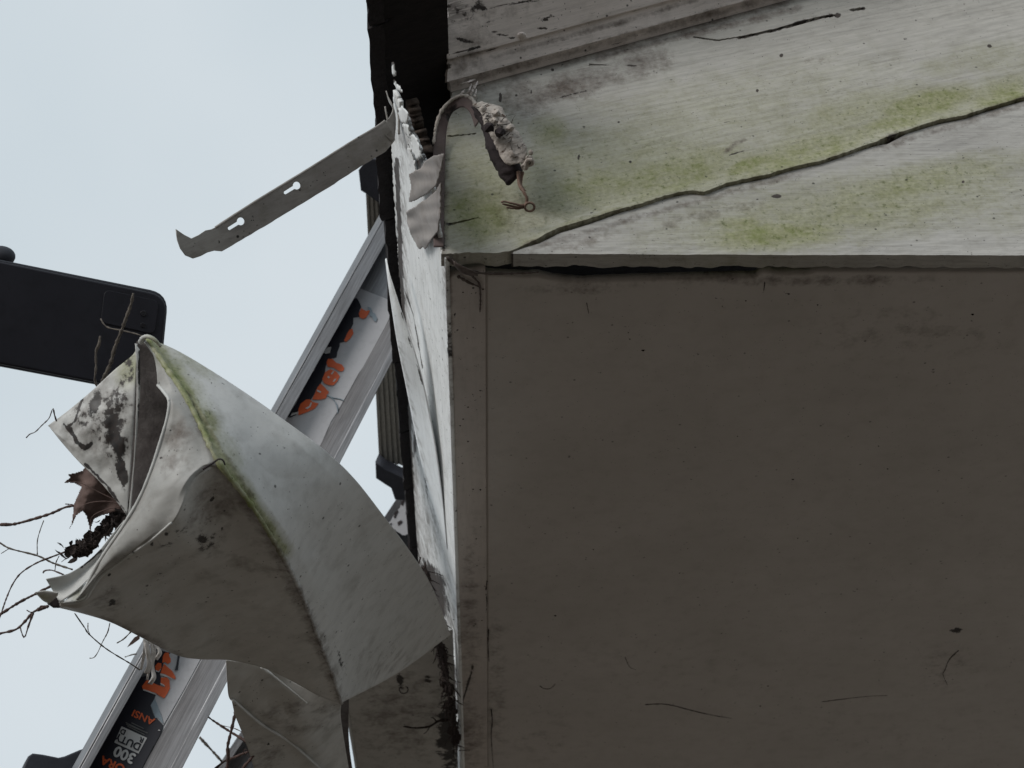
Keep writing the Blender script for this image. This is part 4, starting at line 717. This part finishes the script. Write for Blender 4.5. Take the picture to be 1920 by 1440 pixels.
# second rail, farther off
q0 = np.array([at(413, 1430, 2.14), at(428, 1430, 2.14), at(432, 1430, 2.17), at(580, 1430, 2.17), at(600, 1430, 2.14), at(600, 1430, 2.19), at(415, 1430, 2.19)])
q1 = np.array([at(757, 915, 2.30), at(775, 927, 2.30), at(779, 930, 2.33), at(880, 960, 2.33), at(900, 965, 2.30), at(900, 965, 2.35), at(759, 916, 2.35)])
rail('side_rail', q0, q1, -.4, 1.35, 'alu', lad, 10)
RN2 = np.cross(q0[3] - q0[2], q1[2] - q0[2])
RP = q0[1]; RN_ = np.cross(q0[1] - q0[0], q1[0] - q0[0])
plate('worn_sticker', [jag([(728, 985), (742, 962), (754, 945), (775, 930), (800, 950), (780, 1000), (755, 1005)], 4, 1.2)], RP, RN_, .0004, 'st_white', lad, lift=.002)
for fl in ([(738, 968), (748, 954), (752, 957), (742, 974)], [(752, 944), (762, 934), (765, 940), (756, 950)], [(746, 980), (757, 974), (760, 980), (750, 988)], [(760, 962), (768, 957), (770, 966), (763, 970)], [(730, 986), (736, 980), (738, 983), (733, 988)]):
    plate('sticker_shred', [jag([(a * .6 + .4 * fl[0][0], b * .75 + .25 * fl[0][1]) for a, b in fl], 2, 1.2)], RP, RN_, .0004, 'under', lad, lift=.003)
# ribbed rungs with dark plastic ends
def rung(c, cap0, cap1):
    """c: four rows of (x, y, depth) - left and right edge at either end"""
    a, b, e, f_ = [at(*p) for p in c]; n = 9; V = []; nrm = np.cross(b - a, e - a); nrm /= np.linalg.norm(nrm)
    if np.dot(nrm, EYE - a) < 0: nrm = -nrm
    us = []
    for i in range(n): us += [(i + .0) / n, (i + .55) / n, (i + .6) / n, (i + .95) / n]
    hs = [.0, .0, -.003, -.003] * n; us.append(1.0); hs.append(0.0); k = len(us)
    for t in (0, 1):
        p, q = (a, b) if t == 0 else (e, f_)
        for u, h in zip(us, hs): V.append(p + (q - p) * u + nrm * h)
    for t in (0, 1):
        p, q = (a, b) if t == 0 else (e, f_); V += [p - nrm * .03, q - nrm * .03]
    Fc = [(j, j + 1, k + j + 1, k + j) for j in range(k - 1)]; s = 2 * k
    Fc += [(0, k, s + 2, s), (k - 1, s + 1, s + 3, 2 * k - 1), (s, s + 2, s + 3, s + 1)]
    r = link('rung', mesh('rung', V, Fc, False), 'rib', lad)
    for cp, dd in cap0 + cap1:
        P0 = at(*cp[0], dd); o = plate('end_cap', [cp], P0, nrm, .034, 'grey_plastic', r, .0015); o.location = o.location
    return r
rung([(685, 345, 2.10), (760, 360, 2.10), (711, 866, 2.22), (800, 880, 2.22)],
     [([(678, 316), (690, 300), (705, 296), (760, 300), (770, 390), (712, 373), (690, 357), (682, 352)], 2.075)], [([(709, 862), (722, 872), (760, 890), (800, 892), (800, 930), (745, 927), (738, 906), (728, 900), (710, 888)], 2.195)])
plate('end_cap', [[(46, 1440), (52, 1428), (58, 1424), (75, 1426), (105, 1432), (118, 1429), (146, 1417), (170, 1410), (220, 1500), (220, 1560), (40, 1560), (36, 1470)]], at(100, 1430, 1.68), EYE - at(100, 1430, 1.68) + np.array([.2, 0, .5]), .03, 'grey_plastic', lad, .0025)

# ------------------------------------------------------------------ smartphone held up against the sky
PD = 1.5; ph = thing('smartphone', 'black smartphone with a square camera bump held up against the pale sky', 'phone', at(150, 720, PD))
pc = at(150, 600, PD); pn = (EYE - pc) / np.linalg.norm(EYE - pc) + np.array([.0, 0, .22])
def rounded(c, r, k=7):
    out_ = []; n = len(c)
    for i in range(n):
        p, a, b = np.array(c[i], float), np.array(c[i - 1], float), np.array(c[(i + 1) % n], float); u = (a - p) / np.linalg.norm(a - p); v = (b - p) / np.linalg.norm(b - p)
        s, e = p + u * r, p + v * r
        for t in np.linspace(0, 1, k): out_.append(tuple((1 - t) ** 2 * s + 2 * t * (1 - t) * p + t * t * e))
    return out_
def phq(u, v):   # u along the long side, v across it, in the phone's own frame
    return (311 - 350 * (1 - u) * 1.0 - 12 * v, 560 - 88 * (1 - u) + 170 * v - 0 * u)
body = rounded([(-40, 488), (309, 559), (291, 735), (-60, 668)], 30)
plate('body', [body], pc, pn, .006, 'black', ph, .0022)
plate('frame', [rounded([(-42, 482), (312, 553), (294, 737), (-62, 670)], 32)], pc, pn, .004, 'grey_plastic', ph, .0022, lift=-.0035)  # lighter grey outline added behind the body as a painted rim highlight
plate('camera_bump', [rounded([(196, 546), (296, 567), (288, 628), (189, 606)], 12)], pc, pn, .001, 'black', ph, .0004, lift=.0056)
for x, y, r in ((268, 590, 5), (267, 612, 4)):
    plate('lens', [[(x + r * math.cos(t), y + r * math.sin(t)) for t in np.linspace(0, 2 * math.pi, 20)[:-1]]], pc, pn, .0012, 'lens', ph, .0003, lift=.0066)
kb = at(0, 481, PD); bm = bmesh.new(); bmesh.ops.create_uvsphere(bm, u_segments=24, v_segments=14, radius=26 * PD / F * .95)
for v in bm.verts: v.co = Vector((v.co[0] * 1.15, v.co[1] * .8, v.co[2] * .85)) + Vector(kb)
me = bpy.data.meshes.new('grip_knob'); bm.to_mesh(me); bm.free(); me.polygons.foreach_set('use_smooth', [True] * len(me.polygons)); link('grip_knob', me, 'grey_plastic', ph)

# ------------------------------------------------------------------ twigs, leaves and litter
GR = 'bare twigs caught in the torn gutter'
def twig(label, strands, mat, name='twig'):
    parts = []
    for pts, d0, d1, r0, r1 in strands:
        P = [at(a, b, d0 + (d1 - d0) * i / max(1, len(pts) - 1)) for i, (a, b) in enumerate(pts)]; n = max(12, int(sum(math.hypot(pts[i + 1][0] - pts[i][0], pts[i + 1][1] - pts[i][1]) for i in range(len(pts) - 1)) / 4))
        parts.append(tube(P, r0 * d0 / F, 7, r1 * d1 / F, .34, n))
    V, Fc = join(parts); return tag(link(name, mesh(name, V, Fc), mat), label, 'twig', GR)
random.seed(31)
twig('thick lichened twig standing up in front of the phone', [([(250, 550), (246, 570), (238, 592), (228, 620), (216, 650), (208, 680), (198, 702), (188, 724)], 1.324, 1.3375, 3.0, 3.6)], 'twig_grey')
twig('short lichened twig left of the thick one, rising from the flap edge', [([(188, 630), (186, 645), (180, 660), (180, 690), (178, 712), (183, 728)], 1.3285, 1.333, 2.4, 2.0)], 'twig_grey')
twig('thin curved twig crossing the phone behind the thick twig', [([(189, 598), (195, 608), (205, 615), (230, 620), (255, 626), (272, 632)], 1.378, 1.351, 1.4, 1.3)], 'twig_grey')
twig('tiny bent twig at the left tip of the torn flap', [([(106, 790), (102, 777), (99, 766), (92, 784), (78, 798), (66, 810), (56, 814), (49, 821)], 1.324, 1.315, 1.3, 1.0)], 'twig')
twig('knobbly reddish twig running left from the dead leaf', [([(-30, 990), (0, 984), (25, 983), (60, 974), (95, 963), (120, 952), (138, 948)], 1.306, 1.315, 3.0, 2.4), ([(122, 945), (136, 946)], 1.315, 1.315, 1.1, 1.0)], 'twig')
twig('grey forked twig crossing behind the others, left of the gutter lip', [([(-20, 1008), (0, 1018), (20, 1029), (70, 1042), (100, 1056), (136, 1068)], 1.396, 1.378, 1.6, 1.8), ([(70, 1040), (70, 1015), (75, 995), (82, 976)], 1.387, 1.387, 1.2, .8), ([(18, 1028), (2, 1038)], 1.396, 1.396, .9, .7)], 'twig_grey')
twig('slender twig arching down to the left frame edge', [([(122, 1035), (95, 1045), (68, 1056), (40, 1074), (24, 1095), (12, 1122), (3, 1148), (-6, 1170)], 1.315, 1.297, 1.6, 1.4), ([(36, 1076), (28, 1090), (22, 1098)], 1.306, 1.306, .6, .5)], 'twig')
twig('straight red twig passing behind the folded tab', [([(-20, 1162), (0, 1152), (35, 1130), (68, 1113), (98, 1098), (120, 1090)], 1.297, 1.324, 2.6, 2.4)], 'twig')
twig('gnarled forked twig below the folded tab', [([(-20, 1194), (0, 1188), (30, 1180), (48, 1164), (62, 1148), (80, 1140), (92, 1136)], 1.288, 1.297, 2.2, 3.2), ([(62, 1150), (54, 1172), (46, 1195), (40, 1184), (38, 1174)], 1.288, 1.288, 2.2, 1.0), ([(66, 1146), (58, 1148), (50, 1144)], 1.288, 1.288, 1.6, .8), ([(70, 1146), (78, 1136), (90, 1140)], 1.288, 1.288, 1.4, 1.2)], 'twig')
twig('long thin grey twig hanging under the gutter with a side shoot', [([(140, 1150), (158, 1176), (168, 1190), (200, 1217), (244, 1244), (262, 1256)], 1.34, 1.45, 1.2, 1.2), ([(165, 1168), (165, 1180), (168, 1189)], 1.387, 1.387, .9, .9)], 'twig_grey')
twig('thin hooked twig hanging below the gutter rim', [([(206, 1168), (202, 1185), (192, 1204), (184, 1222), (176, 1233), (168, 1234)], 1.36, 1.36, 1.1, .9)], 'twig_grey')
twig('stubby twig sticking out below the gutter rim', [([(246, 1184), (232, 1198), (219, 1206)], 1.378, 1.378, 1.3, 1.2)], 'twig_grey')
twig('small twig reaching the ladder rail under the gutter', [([(256, 1226), (246, 1228), (234, 1232)], 1.2, 1.2, 1.2, .9)], 'twig_grey')
twig('tiny hooked twig above the sharp gutter tip', [([(81, 1074), (84, 1070), (96, 1069), (108, 1073), (120, 1078)], 1.297, 1.288, 1.4, 1.5)], 'twig')
twig('tiny upright twig above the gutter lip', [([(111, 1042), (105, 1055), (103, 1070)], 1.315, 1.315, .9, .9)], 'twig')
twig('upright purple twig right of the ladder rail', [([(442, 1332), (437, 1356), (430, 1385), (427, 1400), (428, 1420), (425, 1450), (424, 1480)], 1.60, 1.62, 2.8, 3.4)], 'twig')
twig('slanting twig between the ladder rail and the crushed gutter', [([(388, 1342), (398, 1350), (430, 1371), (450, 1383), (468, 1394)], 1.64, 1.62, 1.4, 3.2), ([(414, 1360), (440, 1366), (460, 1376)], 1.63, 1.62, .8, .8)], 'twig')
twig('straight grey twig low between the two ladder rails', [([(374, 1382), (382, 1391), (398, 1408), (416, 1428)], 2.0, 2.0, 2.6, 2.2)], 'twig_grey')
twig('dark twig with a curled tendril over the second rail', [([(404, 1441), (420, 1428), (440, 1420), (456, 1413), (474, 1407)], 1.64, 1.62, 2.6, 2.0), ([(458, 1413), (457, 1407), (462, 1405), (464, 1410), (460, 1414)], 1.62, 1.62, .7, .6), ([(468, 1414), (464, 1417), (467, 1420), (471, 1417)], 1.62, 1.62, .7, .6)], 'twig')
twig('dark twig at the bottom edge beside the crushed gutter', [([(476, 1416), (466, 1428), (456, 1440), (446, 1460)], 1.6, 1.6, 2.2, 3.0)], 'twig')
# dead maple leaf stuck under the torn flap
z6b = lambda L: [(x / 4, y / 4 + 880) for x, y in L]
LO = z6b([(640, -20), (620, 10), (575, 25), (510, 40), (530, 60), (475, 105), (520, 98), (560, 105), (615, 130), (595, 170), (575, 215), (548, 275), (548, 330), (538, 405), (515, 460), (548, 398), (570, 345), (620, 312), (648, 345), (662, 400), (682, 490), (684, 430), (705, 372), (760, 345), (820, 330), (900, 300), (960, 250), (940, 160), (880, 60), (760, -30)])
leaf = thing('maple_leaf', 'brown pointed dead maple leaf stuck under the torn flap', 'leaf', at(200, 960, 1.32))
xs = np.arange(115, 245, 1.5); ys = np.arange(868, 1006, 1.5); PX, PY = np.meshgrid(xs, ys, indexing='ij')
V = np.array([at(a, b, 1.325 + .004 * math.sin(a * .09 + b * .05) + .002 * mnoise.noise(Vector((a * .08, b * .08, 0))) + .00008 * abs((a - 165) * .9 + (b - 930) * .3)) for a, b in zip(PX.ravel(), PY.ravel())]); fc = grid_faces(*PX.shape)
fc = fc[inpoly(PX.ravel()[fc].mean(1), PY.ravel()[fc].mean(1), LO)]; us = np.unique(fc); mp = np.full(len(V), -1); mp[us] = np.arange(len(us))
solid(link('blade', mesh('blade', V[us], [tuple(f) for f in mp[fc]]), 'leaf', leaf), .0003)
for q in ([(232, 945), (190, 925), (150, 905), (124, 904)], [(232, 945), (190, 940), (152, 950), (134, 985)], [(232, 950), (200, 955), (172, 970), (170, 1000)]):
    V, Fc = tube([at(a, b, 1.318) for a, b in q], .0006, 5, .0002, .1, 24); link('vein', mesh('vein', V, Fc), 'leaf', leaf)
tip = plate('leaf_tip', [[(262, 1190), (252, 1195), (244, 1205), (238, 1214), (250, 1207), (262, 1198)]], at(250, 1200, 1.36), EYE - at(250, 1200, 1.36), .0006, 'leaf'); tag(tip, 'small pointed leaf tip poking out under the gutter rim', 'leaf')
# soggy leaf litter in the mouth of the gutter
random.seed(17); parts = []
for k in range(130):
    t = random.random() ** .8; x = 234 - 104 * t + random.gauss(0, 7 + 5 * t); y = 970 + 72 * t + random.gauss(0, 7)
    if x < 112: continue
    d = 1.30 + random.uniform(0, .035); r = random.choice((5, 7, 9, 13, 17)) * d / F; a0 = random.uniform(0, 6.28); m_ = random.randint(7, 11); c = at(x, y, d); rx, ry = M[:, 0], M[:, 1]
    e1_ = np.array([random.gauss(0, 1) for _ in range(3)]); e1_ /= np.linalg.norm(e1_); e2_ = np.cross(e1_, [random.gauss(0, 1) for _ in range(3)]); e2_ /= np.linalg.norm(e2_); e3_ = np.cross(e1_, e2_); cup = random.uniform(-.5, .5)
    vs = [c]
    for j in range(m_):
        th = a0 + 6.28 * j / m_; q = r * random.choice((random.uniform(.55, .8), random.uniform(.7, 1.2))); vs.append(c + q * (math.cos(th) * e1_ + .7 * math.sin(th) * e2_) + e3_ * cup * q * random.uniform(.5, 1.2))
    parts.append((vs, [(0, 1 + j, 1 + (j + 1) % m_) for j in range(m_)]))
for k in range(40):
    t = random.random(); x = 220 - 95 * t; y = 980 + 68 * t; a = random.uniform(0, 6.28); L = random.uniform(6, 18); parts.append(tube([at(x, y, 1.305), at(x + L * .5 * math.cos(a) + random.gauss(0, 2), y + L * .5 * math.sin(a), 1.30), at(x + L * math.cos(a), y + L * math.sin(a), 1.30)], .0006, 5, .0003, .2, 8))
n, m = 40, 16; Cn = spline([(238, 930, 1.345), (222, 958, 1.34), (200, 988, 1.335), (172, 1014, 1.33), (146, 1034, 1.328)], n); vs = []
for i in range(n):
    c = at(*Cn[i]); rr = (13 - 5 * i / n) * 1.33 / F * (min(1, i / 4 + .2)) * (min(1, (n - i) / 5))
    for j in range(m):
        th = 2 * math.pi * j / m; v = c + rr * (math.cos(th) * (M[:, 0] * .7 + M[:, 1] * .7) + .8 * math.sin(th) * M[:, 2]); q = Vector(v * 130); d_ = v - c
        vs.append(v + d_ * (.9 * mnoise.noise(q) + .8 * mnoise.noise(q * 2.4) + .5 * mnoise.noise(q * 6)))
parts.append((vs, [(i * m + j, i * m + (j + 1) % m, (i + 1) * m + (j + 1) % m, (i + 1) * m + j) for i in range(n - 1) for j in range(m)]))
V, Fc = join(parts); lit = link('leaf_litter', mesh('leaf_litter', V, Fc, False), 'debris'); lit['kind'] = 'stuff'
# fibrous dirt jammed between the gutter and the fascia
random.seed(23); parts = []
def fas_gut(t): return np.array([790 + 66 * t ** .8, 1062 + 330 * t])
for k in range(240):
    t = random.random() ** 1.1; c = fas_gut(t); a = random.gauss(1.35, .5); L = random.uniform(10, 34) * (1.1 - .4 * t); x, y = c + np.array([random.gauss(0, 5), random.gauss(0, 10)]); dp = min(depth(on_z(x, y, H - .006)), depth(fp(x, y, .004))) - .01 - random.random() * .02
    parts.append(tube([at(x, y, dp), at(x + L * .5 * math.cos(a) + random.gauss(0, 3), y + L * .5 * math.sin(a), dp - .004), at(x + L * math.cos(a), y + L * math.sin(a), dp)], random.uniform(.0006, .0016), 5, .0004, .25, 8))
for k in range(90):
    t = random.random(); x, y = fas_gut(t) + np.array([random.gauss(0, 3), 0]); dp = min(depth(on_z(x, y, H - .006)), depth(fp(x, y, .004))) - .008; bm = bmesh.new(); bmesh.ops.create_icosphere(bm, subdivisions=1, radius=random.uniform(4, 9) * dp / F); c = Vector(at(x, y, dp)); s_ = random.random() * 99
    parts.append(([tuple(c + v.co * (1 + .8 * mnoise.noise(v.co * 200 + Vector((s_, 0, 0))))) for v in bm.verts], [tuple(v.index for v in f.verts) for f in bm.faces])); bm.free()
V, Fc = join(parts); dbr = link('packed_dirt', mesh('packed_dirt', V, Fc, False), 'debris'); dbr['kind'] = 'stuff'
tw = [(842, 1365, 840, 1362, 0), ]
twig('bare splayed twig lying under the straight gutter run', [([(756, 1362), (780, 1365), (805, 1362), (822, 1352), (840, 1350)], depth(on_z(790, 1362, GZ - .012)), depth(on_z(830, 1352, GZ - .012)), 1.2, 3.0), ([(806, 1362), (800, 1372), (794, 1376)], depth(on_z(800, 1368, GZ - .012)), depth(on_z(800, 1368, GZ - .012)), 1.2, .6), ([(818, 1352), (812, 1346), (808, 1346)], depth(on_z(815, 1350, GZ - .012)), depth(on_z(815, 1350, GZ - .012)), 1.4, .8)], 'debris')
# torn plastic strip snagged on the rail
random.seed(41); parts = []
for k, (pts, wd) in enumerate((([(268, 1198), (272, 1222), (276, 1246), (270, 1262)], 10), ([(278, 1200), (284, 1220), (280, 1245), (284, 1268), (276, 1282)], 9), ([(270, 1200), (268, 1225), (262, 1255)], 5), ([(290, 1210), (296, 1222), (288, 1236)], 8), ([(274, 1205), (279, 1240), (274, 1274)], 4))):
    a = [(x, y, 1.57 + .004 * k) for x, y in pts]; b = [(x + wd, y + 2, 1.574 + .004 * k) for x, y in pts]; parts.append(loft([a, b], 24, 5, .006, 40, k))
V, Fc = join(parts); tag(solid(link('plastic_strip', mesh('plastic_strip', V, Fc), 'plastic'), .0004), 'shredded pale plastic strip snagged on the ladder rail under the gutter', 'plastic')
